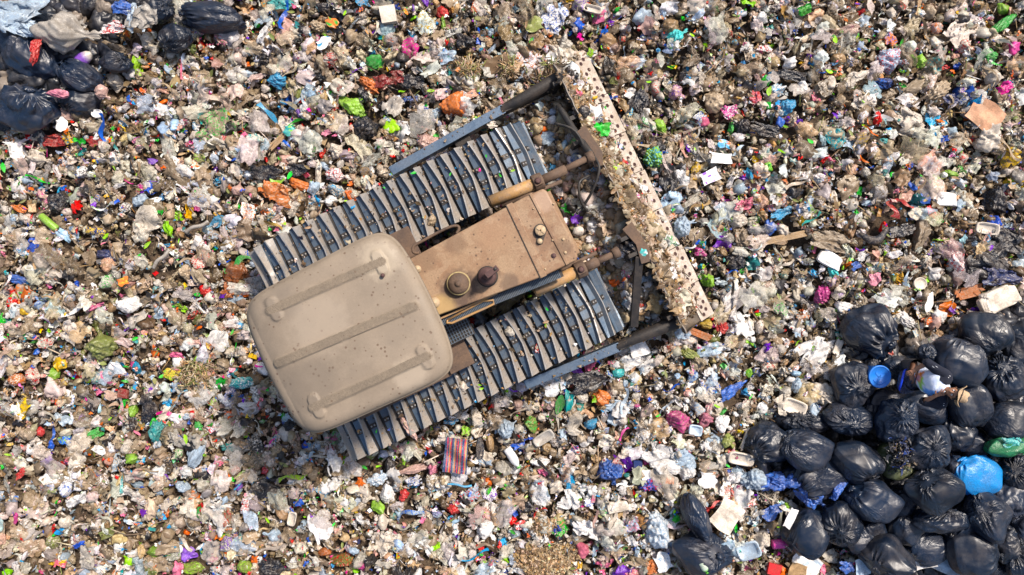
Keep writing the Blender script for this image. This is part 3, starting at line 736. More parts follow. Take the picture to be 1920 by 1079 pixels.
# ------------------------------------------------------------------ ground
def make_ground():
    xs = np.concatenate([[-60, -30], np.linspace(-14, 14, 281), [30, 60]]); ys = np.concatenate([[-60, -30], np.linspace(-10, 10, 201), [30, 60]])
    X, Y = np.meshgrid(xs, ys, indexing='ij'); Z = Hgt(X, Y) - 0.05
    n, m = len(xs), len(ys)
    P = np.stack([X.ravel(), Y.ravel(), Z.ravel()], 1)
    i, j = np.meshgrid(np.arange(n - 1), np.arange(m - 1), indexing='ij'); a = (i * m + j).ravel()
    F = np.stack([a, a + m, a + m + 1, a + 1], 1)
    tag(link('ground', build_mesh('ground', P, F, mats=['soil'])), kind='structure')
make_ground()

# ------------------------------------------------------------------ dozer frame, needed to keep litter out of it
DA = math.radians(26.0); DO = np.array(W(900, 500, 0))
def LOC(px, py, z):
    x, y = W(px, py, z); x -= DO[0]; y -= DO[1]
    return (x * math.cos(DA) + y * math.sin(DA), -x * math.sin(DA) + y * math.cos(DA))
def to_local(x, y):
    x = x - DO[0]; y = y - DO[1]
    return x * math.cos(DA) + y * math.sin(DA), -x * math.sin(DA) + y * math.cos(DA)
def to_world(u, v):
    return DO[0] + u * math.cos(DA) - v * math.sin(DA), DO[1] + u * math.sin(DA) + v * math.cos(DA)

BLADE_PROFILE = [(2.90, 0.30), (2.63, 0.47), (2.50, 0.54), (2.40, 0.64), (2.33, 0.78), (2.29, 0.92), (2.27, 1.00)]
def blade_z(u):
    pu = np.array([p[0] for p in BLADE_PROFILE])[::-1]; pz = np.array([p[1] for p in BLADE_PROFILE])[::-1]
    return np.interp(u, pu, pz)

def poly_mask(px, py, poly):
    inside = np.zeros(len(px), bool); n = len(poly); j = n - 1
    for i in range(n):
        xi, yi = poly[i]; xj, yj = poly[j]
        hit = ((yi > py) != (yj > py)) & (px < (xj - xi) * (py - yi) / (yj - yi + 1e-9) + xi)
        inside ^= hit; j = i
    return inside
HEAP = [(1590, 620), (1560, 760), (1410, 810), (1415, 880), (1500, 900), (1490, 960), (1500, 1030), (1600, 1030), (1640, 1130), (2120, 1130), (2120, 560), (1880, 580), (1800, 610), (1760, 650), (1700, 640), (1660, 600)]
HEAP2 = [(-300, -60), (330, -60), (300, 30), (230, 60), (190, 150), (120, 190), (90, 250), (-300, 250)]
HUSK = [(960, 1000), (1050, 1010), (1085, 1050), (1070, 1120), (960, 1120)]

# ------------------------------------------------------------------ loose litter, past counting: three sheets of stuff
PAL = {
 'peach': (.56, .28, .15), 'beige': (.48, .365, .235), 'taupe': (.30, .225, .145), 'greyf': (.40, .37, .33), 'dwhite': (.68, .60, .50), 'white': (.86, .85, .84),
 'brown': (.11, .065, .03), 'tan': (.33, .205, .09), 'dark': (.02, .021, .026), 'blue': (.015, .13, .55), 'cyan': (.02, .36, .66), 'red': (.6, .012, .015),
 'green': (.03, .42, .05), 'lime': (.3, .62, .02), 'pink': (.8, .25, .38), 'magenta': (.72, .02, .33), 'orange': (.8, .2, .01), 'yellow': (.75, .5, .04),
 'purple': (.2, .06, .5), 'teal': (.01, .32, .32), 'olive': (.17, .2, .04), 'paleblue': (.42, .55, .68), 'palepink': (.66, .42, .36), 'navy': (.01, .03, .14), 'clear': (.58, .54, .47)}
PN = list(PAL); PC = np.array([PAL[k] for k in PN])
def wts(**k):
    w = np.array([k.get(n, 0.0) for n in PN]); return w / w.sum()
W_BAG = wts(beige=34, taupe=13, greyf=10, dwhite=24, white=11, brown=4, tan=6, dark=6, blue=.5, cyan=.6, red=.4, green=.4, lime=.4, pink=.4, orange=.5, yellow=.4, purple=.3, teal=.4, paleblue=4.5, palepink=2, clear=9, olive=1)
W_FILM = wts(beige=24, taupe=9, greyf=9, dwhite=20, white=16, brown=3, tan=6, dark=9, blue=2, cyan=2, red=2, green=1.5, lime=1.5, pink=1.4, magenta=.8, orange=2, yellow=1.2, purple=1, teal=1.4, paleblue=4, palepink=3, clear=6, olive=1.5)
W_BIT = wts(beige=15, taupe=9, greyf=7, dwhite=14, white=13, brown=9, tan=8, dark=4, blue=4.6, cyan=4.2, red=5.2, green=3.4, lime=3, pink=3, magenta=2.4, orange=4.2, yellow=2.4, purple=2.2, teal=1.3, paleblue=3, palepink=2, navy=1, olive=1.5)
W_MUD = wts(brown=34, taupe=18, tan=22, beige=12, dark=5, olive=5, dwhite=6)

IT = np.array([[float(v) for v in l.split('|')[1:5]] for l in ITEMS.strip().splitlines()])
def near_item(x, y, s):
    px = 960 + x * FPX / (CAMH - .2); py = 539.5 - y * FPX / (CAMH - .2); r = np.maximum(IT[:, 2], IT[:, 3]) * .30; out = np.zeros(len(x), bool)
    for i in range(len(IT)): out |= np.hypot(px - IT[i, 0], py - IT[i, 1]) < r[i] + s * 35
    return out

def scatter(protos, n, size, wt, zr, seed, tilt=0.5, flat=0.6, patt=0.35, asp=(0.6, 1.0), area=(-10.6, 10.6, -6.6, 6.6), flatshade=False, pos=None, zabs=None, dirt=1.0):
    """many small pieces of one family as arrays (P, F, col, col2, flat)"""
    rng = np.random.default_rng(seed)
    if pos is None:
        x = rng.uniform(area[0], area[1], n); y = rng.uniform(area[2], area[3], n)
        px = 960 + x * FPX / CAMH; py = 539.5 - y * FPX / CAMH
        u, v = to_local(x, y)
        keep = ~(poly_mask(px, py, HEAP) | poly_mask(px, py, HEAP2))
        keep &= ~((u > 2.15) & (u < 2.95) & (np.abs(v) < 2.1)) 
        if max(size) > .15 and zr[1] > .055: keep &= ~near_item(x, y, size[0])
        x, y = x[keep], y[keep]; z = Hgt(x, y)
    else:
        x, y, z = pos
    n = len(x)
    # slow drift of what lies where
    dr = 0.5 + 0.5 * np.sin(0.9 * x + 1.3 * np.sin(0.7 * y + 1)) * np.sin(1.1 * y + 0.8 * np.sin(0.6 * x))
    ci = rng.choice(len(PN), n, p=wt); ci2 = rng.choice(len(PN), n, p=W_BIT)
    col = PC[ci] * rng.uniform(0.72, 1.18, (n, 1)) * (1 + rng.normal(0, 0.05, (n, 3))); gm = col.mean(1, keepdims=True); col = np.clip(gm + (col - gm) * np.where(np.ptp(col, axis=1, keepdims=True) > .28, 1.25, .92), 0, 1)
    ppx = 960 + x * FPX / CAMH; ppy = 539.5 - y * FPX / CAMH
    wf = .05 + .45 * np.exp(-(((ppx - 1330) / 330) ** 2 + ((ppy - 830) / 260) ** 2)) + .22 * np.exp(-(((ppx - 760) / 260) ** 2 + ((ppy - 960) / 130) ** 2)) + .15 * np.exp(-(((ppx - 560) / 160) ** 2 + ((ppy - 360) / 120) ** 2))
    wh = (rng.random(n) < wf) & (wt[PN.index('dwhite')] > .1)
    col[wh] = PC[rng.choice([PN.index('white'), PN.index('dwhite'), PN.index('paleblue'), PN.index('clear')], wh.sum(), p=[.45, .25, .15, .15])] * rng.uniform(.8, 1.1, (wh.sum(), 1))
    bf = .5 * np.exp(-(((ppx - 1450) / 330) ** 2 + ((ppy - 120) / 200) ** 2)) + .4 * np.exp(-(((ppx - 1000) / 200) ** 2 + ((ppy - 170) / 60) ** 2)) + .3 * np.exp(-(((ppx - 60) / 200) ** 2 + ((ppy - 950) / 90) ** 2))
    mud = rng.random(n) < 0.20 * dr + .25 * bf
    col[mud] = PAL['taupe'] * rng.uniform(0.5, 1.2, (mud.sum(), 1))
    col2 = PC[ci2] * rng.uniform(0.8, 1.1, (n, 1))
    light = (col.mean(1) > 0.3) & (rng.random(n) < patt)
    strong = (rng.random(n) < patt * 0.4)
    a2 = np.where(light | strong, 1.0, 0.0)
    s = size[0] * (size[1] / size[0]) ** (rng.random(n) ** size[2])
    pid = rng.integers(0, len(protos), n)
    outs = []
    base = 0
    for k, (p, f) in enumerate(protos):
        idx = np.nonzero(pid == k)[0]
        if len(idx) == 0: continue
        m = len(idx); q = np.tile(p[None], (m, 1, 1))
        sz = s[idx]
        q[:, :, 0] *= (sz / 2)[:, None]; q[:, :, 1] *= (sz / 2 * rng.uniform(asp[0], asp[1], m))[:, None]; q[:, :, 2] *= (sz * flat * rng.uniform(0.6, 1.1, m))[:, None]
        a = rng.uniform(0, 2 * math.pi, m); tl = rng.normal(0, tilt, m); tr = rng.normal(0, tilt, m)
        Rz = np.zeros((m, 3, 3)); Rz[:, 0, 0] = np.cos(a); Rz[:, 0, 1] = -np.sin(a); Rz[:, 1, 0] = np.sin(a); Rz[:, 1, 1] = np.cos(a); Rz[:, 2, 2] = 1
        Rx = np.zeros((m, 3, 3)); Rx[:, 0, 0] = 1; Rx[:, 1, 1] = np.cos(tl); Rx[:, 1, 2] = -np.sin(tl); Rx[:, 2, 1] = np.sin(tl); Rx[:, 2, 2] = np.cos(tl)
        Ry = np.zeros((m, 3, 3)); Ry[:, 1, 1] = 1; Ry[:, 0, 0] = np.cos(tr); Ry[:, 0, 2] = np.sin(tr); Ry[:, 2, 0] = -np.sin(tr); Ry[:, 2, 2] = np.cos(tr)
        M = Rz @ Rx @ Ry
        q = np.einsum('nij,nkj->nki', M, q)
        q[:, :, 0] += x[idx][:, None]; q[:, :, 1] += y[idx][:, None]
        q[:, :, 2] += (z[idx] + rng.uniform(zr[0], zr[1], m))[:, None]
        nv = p.shape[0]
        F = (f[None] + (np.arange(m) * nv)[:, None, None] + base).reshape(-1, 3)
        c4 = np.concatenate([col[idx], np.full((m, 1), dirt)], 1); d4 = np.concatenate([col2[idx], a2[idx][:, None]], 1)
        outs.append((q.reshape(-1, 3), F, np.repeat(c4, nv, 0), np.repeat(d4, nv, 0)))
        base += m * nv
    P = np.concatenate([o[0] for o in outs]); F = np.concatenate([o[1] for o in outs])
    c = np.concatenate([o[2] for o in outs]); d = np.concatenate([o[3] for o in outs])
    return P, F, c, d, np.full(len(F), flatshade)

def merge(parts):
    P, F, c, d, fl, b = [], [], [], [], [], 0
    for p in parts:
        P.append(p[0]); F.append(p[1] + b); c.append(p[2]); d.append(p[3]); fl.append(p[4]); b += len(p[0])
    return np.concatenate(P), np.concatenate(F), np.concatenate(c), np.concatenate(d), np.concatenate(fl)

def stuff(name, parts, mat):
    P, F, c, d, fl = merge(parts)
    o = link(name, build_mesh(name, P, F, np.clip(c, 0, 1), np.clip(d, 0, 1), [mat], flat_faces=fl))
    tag(o, kind='stuff'); print(name, len(P), len(F))
    return o

rg = np.random.default_rng(11)
L1 = [sh_lump(rg, 1, 'c') for _ in range(8)] + [sh_lump(rg, 1, 'k') for _ in range(8)] + [sh_lump(rg, 1, 'h') for _ in range(10)]
L1H = [sh_lump(rg, 1, 'h') for _ in range(16)]
L2 = [sh_lump(rg, 2, s) for s in 'ckkkkkkhrp' for _ in range(2)]
L2H = [sh_lump(rg, 2, 'h') for _ in range(16)]
L3 = [sh_lump(rg, 3, s) for s in 'ckkkkkkhphkk']
FS = [sh_film(rg, 4, rg.uniform(0.3, 0.9), 0.5) for _ in range(18)]
FM = [sh_film(rg, 10, rg.uniform(0.9, 1.5), rg.uniform(.03, .16)) for _ in range(20)]
FB = [sh_film(rg, 20, rg.uniform(1.0, 1.5), rg.uniform(.15, .35)) for _ in range(10)]
ST = [sh_strip(rg, 8) for _ in range(10)]
BX = [sh_box(rg, 0.18) for _ in range(8)]
LF = [sh_leaf(rg) for _ in range(5)]
STK = [(lambda p: (p * np.array([1, 0.05, 0.1]), BOXF))(sh_box(rg, 0.1)[0]) for _ in range(3)]

def make_litter():
    a = []
    a.append(scatter(FS, 15000, (.05, .19, 1.2), W_MUD, (-.03, .05), 1, 0.6, 0.5, 0.1))
    a.append(scatter(STK, 6500, (.08, .4, 1.6), W_MUD, (0.03, .18), 2, 0.25, 0.3, 0.0))
    a.append(scatter(ST, 4500, (.1, .34, 1.6), W_BAG, (0.0, .12), 3, 0.4, 0.5, 0.2))
    a.append(scatter(LF, 3200, (.05, .16, 1.3), wts(green=2, olive=5, brown=3, tan=4, lime=1.5), (0.06, .2), 4, 0.4, 0.3, 0.0, (.25, .5)))
    stuff('soil_debris', a, 'hard_litter')
    a = []
    a.append(scatter(L1, 3500, (.06, .17, 1.3), W_BAG, (-.02, .10), 5, 0.5, 0.5, 0.2, (.35, .95)))
    a.append(scatter(L1H, 5500, (.07, .18, 1.3), W_BAG, (-.02, .10), 55, 0.6, 0.5, 0.2, (.35, .9), flatshade=True))
    a.append(scatter(L2, 5600, (.11, .28, 1.4), W_BAG, (0.01, .13), 6, 0.4, 0.5, 0.25, (.4, .9)))
    a.append(scatter(L2H, 3000, (.10, .26, 1.5), W_FILM, (0.0, .09), 56, 0.5, 0.45, 0.3, (.4, .9), flatshade=True))
    a.append(scatter(L3, 2300, (.2, .42, 1.7), W_BAG, (0.02, .09), 7, 0.3, 0.42, 0.2, (.5, .95)))
    a.append(scatter(FM, 6800, (.12, .38, 1.5), W_FILM, (0.0, .15), 8, 0.45, 0.42, 0.35, (.35, 1)))
    a.append(scatter(FM, 2600, (.10, .28, 1.6), W_FILM, (0.0, .14), 58, 0.45, 0.42, 0.35, (.3, .9), flatshade=True))
    a.append(scatter(FB, 190, (.42, .78, 1.3), wts(beige=6, dwhite=4, clear=4, taupe=3, greyf=2, white=1, dark=1.2, paleblue=1), (0.06, .12), 158, 0.12, 0.22, 0.15, (.4, .85)))
    a.append(scatter(ST, 1800, (.14, .5, 1.4), W_FILM, (0.08, .18), 159, 0.3, 0.3, 0.2, (.5, 1)))
    a.append(scatter(FS, 8000, (.06, .18, 1.3), W_FILM, (0.02, .17), 9, 0.7, 0.6, 0.5, (.4, 1)))
    a.append(scatter(FS, 6000, (.06, .17, 1.3), W_FILM, (0.02, .17), 59, 0.7, 0.6, 0.5, (.4, 1), flatshade=True))
    stuff('bag_litter', a, 'film')
    a = []; wc = wts(clear=5, dwhite=4, beige=3, paleblue=1.5, greyf=2, palepink=.6, white=2)
    a.append(scatter(FM, 1900, (.2, .5, 1.3), wc, (0.06, .19), 258, 0.4, 0.4, 0.0, (.4, 1)))
    a.append(scatter(L3, 1500, (.14, .32, 1.5), wc, (0.06, .15), 259, 0.3, 0.5, 0.0, (.5, 1)))
    stuff('clear_film_litter', a, 'clear_film')
    a = []
    a.append(scatter(BX, 1500, (.04, .13, 1.6), W_BIT, (0.02, .16), 10, 0.5, 0.25, 0.75, (.4, .9), flatshade=True))
    a.append(scatter(FS, 12000, (.035, .115, 1.2), W_BIT, (0.06, .21), 12, 0.7, 0.5, 0.6, flatshade=True))
    a.append(scatter(STK, 900, (.08, .3, 1.4), W_BIT, (0.08, .18), 13, 0.3, 0.3, 0.0))
    stuff('wrapper_litter', a, 'clean_litter')
make_litter()
def heap_scraps():
    rng = np.random.default_rng(61); a = []
    for poly, n, s in ((HEAP, 420, 62), (HEAP2, 260, 63)):
        P = np.array(poly); px = rng.uniform(P[:, 0].min(), P[:, 0].max(), n * 2); py = rng.uniform(P[:, 1].min(), P[:, 1].max(), n * 2); k = poly_mask(px, py, poly)
        x, y = W(px[k], py[k], .1); a.append(scatter(L3, 0, (.35, .7, 1), wts(dark=1), (-.05, .02), s, .3, .4, 0, pos=(x, y, Hgt(x, y)), dirt=.3))
    P, F, c, d, fl = merge(a); tag(link('bag_scraps', build_mesh('bag_scraps', P, F, c * np.array([.6, .65, .8, 1]), d, ['black'], pleat=P)), kind='stuff')
heap_scraps()

def on_blade():                       # soil and rubbish lodged in the blade and dropped over the machine
    rng = np.random.default_rng(31); a = []
    def bp(n, u0, u1, pw=1.0):
        v = rng.uniform(-2.05, 2.0, n); u = u0 + (u1 - u0) * rng.random(n) ** pw
        x, y = to_world(u, v); return x, y, blade_z(u) - 0.01
    a.append(scatter(FS, 0, (.05, .16, 1.3), wts(brown=10, tan=12, taupe=6, beige=4, dwhite=1), (0, .05), 32, .7, .5, .1, pos=bp(3000, 2.32, 2.62)))
    a.append(scatter(STK, 0, (.06, .3, 1.3), W_MUD, (0, .05), 33, .3, .3, .1, pos=bp(420, 2.32, 2.72)))
    a.append(scatter(L1H + FM[:6], 0, (.06, .22, 1.4), W_BAG, (-.02, .05), 34, .5, .5, .3, pos=bp(220, 2.34, 2.64)))
    a.append(scatter(FS, 0, (.03, .11, 1.2), W_BIT, (0.02, .06), 35, .6, .5, .5, pos=bp(280, 2.34, 2.74)))
    a.append(scatter(FM, 0, (.14, .36, 1.3), W_BAG, (0.0, .05), 135, .3, .3, .2, pos=bp(90, 2.36, 2.6)))
    a.append(scatter(FS, 0, (.02, .09, 1.4), W_MUD, (0.0, .01), 136, .3, .3, .2, pos=bp(190, 2.60, 2.89)))
    a.append(scatter(FS + L1, 0, (.06, .16, 1.4), wts(white=4, red=3, beige=4, taupe=3, dwhite=3, green=1), (0.0, .03), 137, .3, .35, .2, pos=bp(34, 2.58, 2.84)))
    a.append(scatter(FS + STK, 0, (.05, .18, 1.3), wts(brown=5, tan=5, taupe=4, dark=2, beige=3), (0, .02), 138, .4, .4, .1, pos=bp(420, 2.22, 2.36)))
    # bits lying on tracks, arms and bonnet
    def tp(n, v0, v1, u0, u1, z):
        v = rng.uniform(v0, v1, n); u = rng.uniform(u0, u1, n); x, y = to_world(u, v); return x, y, np.full(n, z)
    for (v0, v1) in ((.66, 1.6), (-1.76, -.82)):
        a.append(scatter(FS, 0, (.02, .07, 1.5), W_MUD, (0, .01), 36, .4, .4, .0, pos=tp(260, v0, v1, -2.6, 1.2, 1.125)))
        a.append(scatter(FS, 0, (.03, .12, 1.5), W_BIT, (0, .02), 37, .4, .4, .4, pos=tp(26, v0, v1, -2.4, 1.2, 1.14)))
        a.append(scatter(LF, 0, (.06, .12, 1.5), wts(green=3, lime=2, tan=3, brown=2), (0, .01), 38, .3, .3, 0, (.3, .5), pos=tp(14, v0, v1, -2.4, 1.1, 1.16)))
    for (v0, v1) in ((1.82, 2.0), (-2.08, -1.9)):
        a.append(scatter(FS, 0, (.02, .08, 1.6), W_MUD, (0, .01), 39, .4, .4, .2, pos=tp(46, v0, v1, -.2, 2.2, .735)))
    # rubbish pushed up between machine and blade
    n = 3400; u = rng.uniform(1.15, 2.32, n); v = rng.uniform(-1.75, 1.75, n); x, y = to_world(u, v); zz = Hgt(x, y) + 0.42 * np.clip((u - 1.2) / 0.7, 0, 1)
    a.append(scatter(L1H + FS + ST + FM[:8], 0, (.06, .24, 1.4), (W_BAG + W_MUD) / 2, (-.05, .08), 40, .5, .5, .25, pos=(x, y, zz)))
    n = 480; u = rng.uniform(1.35, 2.24, n); v = rng.uniform(-1.7, 1.7, n); x, y = to_world(u, v); zz = Hgt(x, y) + 0.55 * np.clip((u - 1.2) / 0.8, 0, 1)
    a.append(scatter(L2 + FM[:8], 0, (.14, .34, 1.2), W_BAG, (-.03, .05), 41, .4, .5, .25, pos=(x, y, zz)))
    stuff('machine_debris', a, 'litter')
    # a spill of straw-coloured husks at the lower edge, and a smaller one above it
    a = []
    for (px, py, r, n, s) in ((1021, 1055, .46, 3200, 51), (1017, 985, .2, 500, 52), (880, 138, .17, 260, 53), (372, 700, .3, 260, 54), (1035, 148, .42, 290, 55), (950, 130, .2, 200, 56)):
        cx, cy = W(px, py, .15); t = rng.uniform(0, 6.283, n); rr = r * rng.random(n) ** .6 * (1 + .25 * np.sin(3 * t)); x = cx + rr * np.cos(t); y = cy + rr * np.sin(t) * .75
        z = Hgt(x, y) + .14 + .08 * (1 - (rr / r) ** 2)
        a.append(scatter(FS if n > 300 else STK, 0, (.025, .075, 1.2) if n > 300 else (.1, .32, 1), wts(tan=6, brown=3, beige=3) if n > 300 else wts(brown=8, olive=4, dark=2, tan=1) if px == 1035 else wts(tan=3, olive=2, beige=3), (0, .03), s, .6, .5, 0, pos=(x, y, z), dirt=.5))
    stuff('husk_spill', a, 'hard_litter')
on_blade()

# ------------------------------------------------------------------ bulldozer
mat_simple('roof_paint', (.19, .15, .108), 0.55, 0, (.27, .215, .158), 0.8, 1.7, 0.75, 0.12, 24, grain=.35)
mat_simple('roof_rib', (.15, .118, .084), 0.75, 0, (.225, .178, .128), 0.7, 7, 0.5, 0.8, 60)
mat_simple('bonnet_paint', (.20, .105, .052), 0.55, 0, (.30, .205, .125), 0.85, 2.6, 0.9, 0.35, 30, second=(.26, .165, .095))
mat_simple('yellow_paint', (.40, .22, .07), 0.5, 0, (.27, .18, .11), 0.75, 5, 0.7, 0.3, 30, second=(.33, .21, .11))
mat_simple('rusty_metal', (.075, .048, .034), 0.65, 0.2, (.22, .14, .09), 0.6, 6, 0.3, 0.4, 30)
mat_simple('exhaust_metal', (.075, .038, .038), 0.6, 0.3, (.16, .09, .07), 0.5, 6, 0.0, 0.3, 30)
mat_simple('track_steel', (.075, .12, .175), 0.33, 0.45, (.17, .14, .11), 0.45, 4.5, 0.25, 0.2, 40)
mat_simple('grouser_steel', (.22, .215, .21), 0.42, 0.35, (.26, .205, .15), 0.85, 5, 0.35, 0.25, 40)
mat_simple('dark_metal', (.02, .019, .019), 0.45, 0.3, (.08, .058, .042), 0.55, 5, 0.0, 0.4, 30)
mat_simple('arm_steel', (.09, .14, .21), 0.3, 0.6, (.10, .09, .08), 0.35, 3, 0.3, 0.2, 30)
mat_simple('bolt_steel', (.34, .34, .34), 0.35, 0.7, (.2, .15, .1), 0.5, 9, 0.0, 0.2, 30)
mat_simple('hose_rubber', (.012, .012, .013), 0.45, 0, (.07, .055, .04), 0.5, 8, 0, 0.2, 40)
mat_simple('edge_paint', (.40, .35, .30), 0.55, 0, (.24, .17, .11), 0.75, 5, 0.6, 0.2, 40, second=(.52, .46, .40))
mat_simple('blade_steel', (.13, .11, .09), 0.5, 0.3, (.13, .085, .05), 0.8, 5, 0.4, 0.4, 30)
mat_simple('cab_glass', (.012, .016, .018), 0.08, 0, (.1, .08, .06), 0.25, 3, 0, 0.02, 30)
mat_simple('cap_paint', (.44, .33, .20), 0.5, 0.1, (.3, .2, .12), 0.6, 12, 0.3, 0.3, 40)
mat_simple('yellow_worn', (.44, .35, .14), 0.6, 0, (.17, .12, .08), 0.95, 11, 0.3, 0.3, 40)

def tint_patches(name, pts):                     # stains and other darker and lighter patches at set places on a panel
    nt = MATS[name].node_tree; b = next(n for n in nt.nodes if n.type == 'BSDF_PRINCIPLED'); src = b.inputs['Base Color'].links[0].from_socket
    tc = nt.nodes.new('ShaderNodeTexCoord'); c = src
    nz = noise(nt, tc.outputs['Object'], 9, 5, .7)
    for (x, y, z, r, col, amt) in pts:
        d = nt.nodes.new('ShaderNodeVectorMath'); d.operation = 'DISTANCE'; nt.links.new(tc.outputs['Object'], d.inputs[0]); d.inputs[1].default_value = (x, y, z)
        a = nt.nodes.new('ShaderNodeMath'); a.operation = 'MULTIPLY_ADD'; nt.links.new(nz.outputs[0], a.inputs[0]); a.inputs[1].default_value = r * 1.2; nt.links.new(d.outputs['Value'], a.inputs[2])
        c = mixrgb(nt, ramp(nt, a.outputs[0], [(r * 1.35, amt), (min(1, r * 1.85), 0.0)]), c, col)
    nt.links.new(c, b.inputs['Base Color'])
tint_patches('bonnet_paint', [(-.30, -.24, 2.2, .24, (.055, .032, .024), .8), (.10, -.25, 2.2, .14, (.07, .04, .03), .6), (-.6, -.36, 2.2, .16, (.40, .27, .10), .6), (.95, -.1, 2.2, .16, (.12, .06, .035), .5), (-.55, .3, 2.2, .15, (.12, .07, .04), .45), (1.15, .3, 2.2, .13, (.38, .26, .18), .6), (.4, .2, 2.2, .2, (.34, .2, .11), .25), (.3, -.45, 2.2, .12, (.08, .05, .035), .6), (1.1, -.35, 2.2, .12, (.10, .055, .03), .6), (-.1, .32, 2.2, .14, (.11, .06, .035), .5)])  # first patch: darker round the pre-cleaner
tint_patches('roof_paint', [(-1.9, .1, 3.05, .35, (.30, .245, .185), .5), (-1.1, -.3, 3.05, .25, (.15, .12, .09), .35), (-1.7, -.75, 3.05, .22, (.14, .11, .08), .35), (-.95, .45, 3.05, .22, (.36, .30, .22), .6), (-2.3, -.5, 3.05, .3, (.13, .105, .08), .45), (-2.2, .5, 3.05, .22, (.14, .115, .09), .4), (-1.2, -.9, 3.05, .2, (.35, .29, .22), .5)])

class MB:
    """collects boxes, bars, tubes and lathes into one mesh"""
    def __init__(s): s.P, s.F, s.M, s.n, s.fl = [], [], [], 0, []
    def add(s, p, f, m=0, flat=False):
        p = np.asarray(p, float); f = np.asarray(f)
        s.P.append(p); s.F.append(f + s.n); s.M += [m] * len(f); s.fl += [flat] * len(f); s.n += len(p); return s
    def prism(s, poly, z0, z1, m=0):
        n = len(poly); p = [(x, y, z0) for x, y in poly] + [(x, y, z1) for x, y in poly]; c = np.mean(poly, 0)
        p += [(c[0], c[1], z0), (c[0], c[1], z1)]; f = []
        for i in range(n):
            j = (i + 1) % n; f += [(i, j, n + j), (i, n + j, n + i), (2 * n, j, i), (2 * n + 1, n + i, n + j)]
        return s.add(p, f, m, True)
    def box(s, x0, x1, y0, y1, z0, z1, m=0):
        return s.prism([(x0, y0), (x1, y0), (x1, y1), (x0, y1)], z0, z1, m)
    def beam(s, a, b, w, h, m=0):
        a, b = Vector(a), Vector(b); d = (b - a).normalized(); sd = d.cross(Vector((0, 0, 1)))
        if sd.length < 1e-3: sd = Vector((0, 1, 0))
        sd = sd.normalized() * (w / 2); up = sd.cross(d).normalized() * (h / 2); p = []
        for c in (a, b):
            for k1, k2 in ((-1, -1), (1, -1), (1, 1), (-1, 1)): p.append(c + sd * k1 + up * k2)
        f = [(0,1,2),(0,2,3),(4,6,5),(4,7,6),(0,5,1),(0,4,5),(1,6,2),(1,5,6),(2,7,3),(2,6,7),(3,4,0),(3,7,4)]
        return s.add([tuple(q) for q in p], f, m, True)
    def tube(s, pts, r, m=0, seg=12, closed=False):
        pts = [Vector(q) for q in pts]; rr = r if isinstance(r, (list, tuple)) else [r] * len(pts)
        P, F = [], []; prev = None
        for i, q in enumerate(pts):
            d = (pts[min(i + 1, len(pts) - 1)] - pts[max(i - 1, 0)]).normalized()
            up = Vector((0, 0, 1)) if prev is None else prev
            if prev is None and abs(d.z) > .95: up = Vector((1, 0, 0))
            a = d.cross(up).normalized(); b = a.cross(d).normalized(); prev = b
            for k in range(seg):
                t = 2 * math.pi * k / seg; P.append(tuple(q + a * (rr[i] * math.cos(t)) + b * (rr[i] * math.sin(t))))
        for i in range(len(pts) - 1):
            for k in range(seg):
                x = i * seg + k; y = i * seg + (k + 1) % seg; F += [(x, y + seg, y), (x, x + seg, y + seg)]
        n = len(P); P += [tuple(pts[0]), tuple(pts[-1])]; e = (len(pts) - 1) * seg
        for k in range(seg): F += [(n, k, (k + 1) % seg), (n + 1, e + (k + 1) % seg, e + k)]
        return s.add(P, F, m)
    def lathe(s, prof, loc=(0, 0, 0), m=0, seg=28):
        p, f = sh_lathe(prof, seg); return s.add(p + np.array(loc), f, m)
    def make(s, name, mats, parent=None, bevel=0.0, seg=2, smooth=True, **k):
        P = np.concatenate(s.P); F = np.concatenate(s.F)
        me = build_mesh(name, P, F, mats=mats, mi=s.M, flat_faces=np.array(s.fl), smooth=smooth)
        o = link(name, me, parent, **k)
        if bevel:
            b = o.modifiers.new('bevel', 'BEVEL'); b.width = bevel; b.segments = seg; b.limit_method = 'ANGLE'; b.angle_limit = math.radians(38)
        return o

def smooth_path(pts, n=6):
    pts = [np.array(p, float) for p in pts]; P = [2 * pts[0] - pts[1]] + pts + [2 * pts[-1] - pts[-2]]; out = []
    for i in range(1, len(P) - 2):
        for k in range(n):
            t = k / n; a, b, c, d = P[i - 1:i + 3]
            out.append(tuple(0.5 * (2 * b + (c - a) * t + (2 * a - 5 * b + 4 * c - d) * t * t + (3 * b - a - 3 * c + d) * t ** 3)))
    out.append(tuple(pts[-1])); return out

dz = bpy.data.objects.new('bulldozer', None); C.objects.link(dz)
dz.location = (DO[0], DO[1], 0); dz.rotation_euler = (0, 0, DA)
tag(dz, 'dusty landfill bulldozer with beige cab roof, rusty bonnet and steel tracks', 'bulldozer')

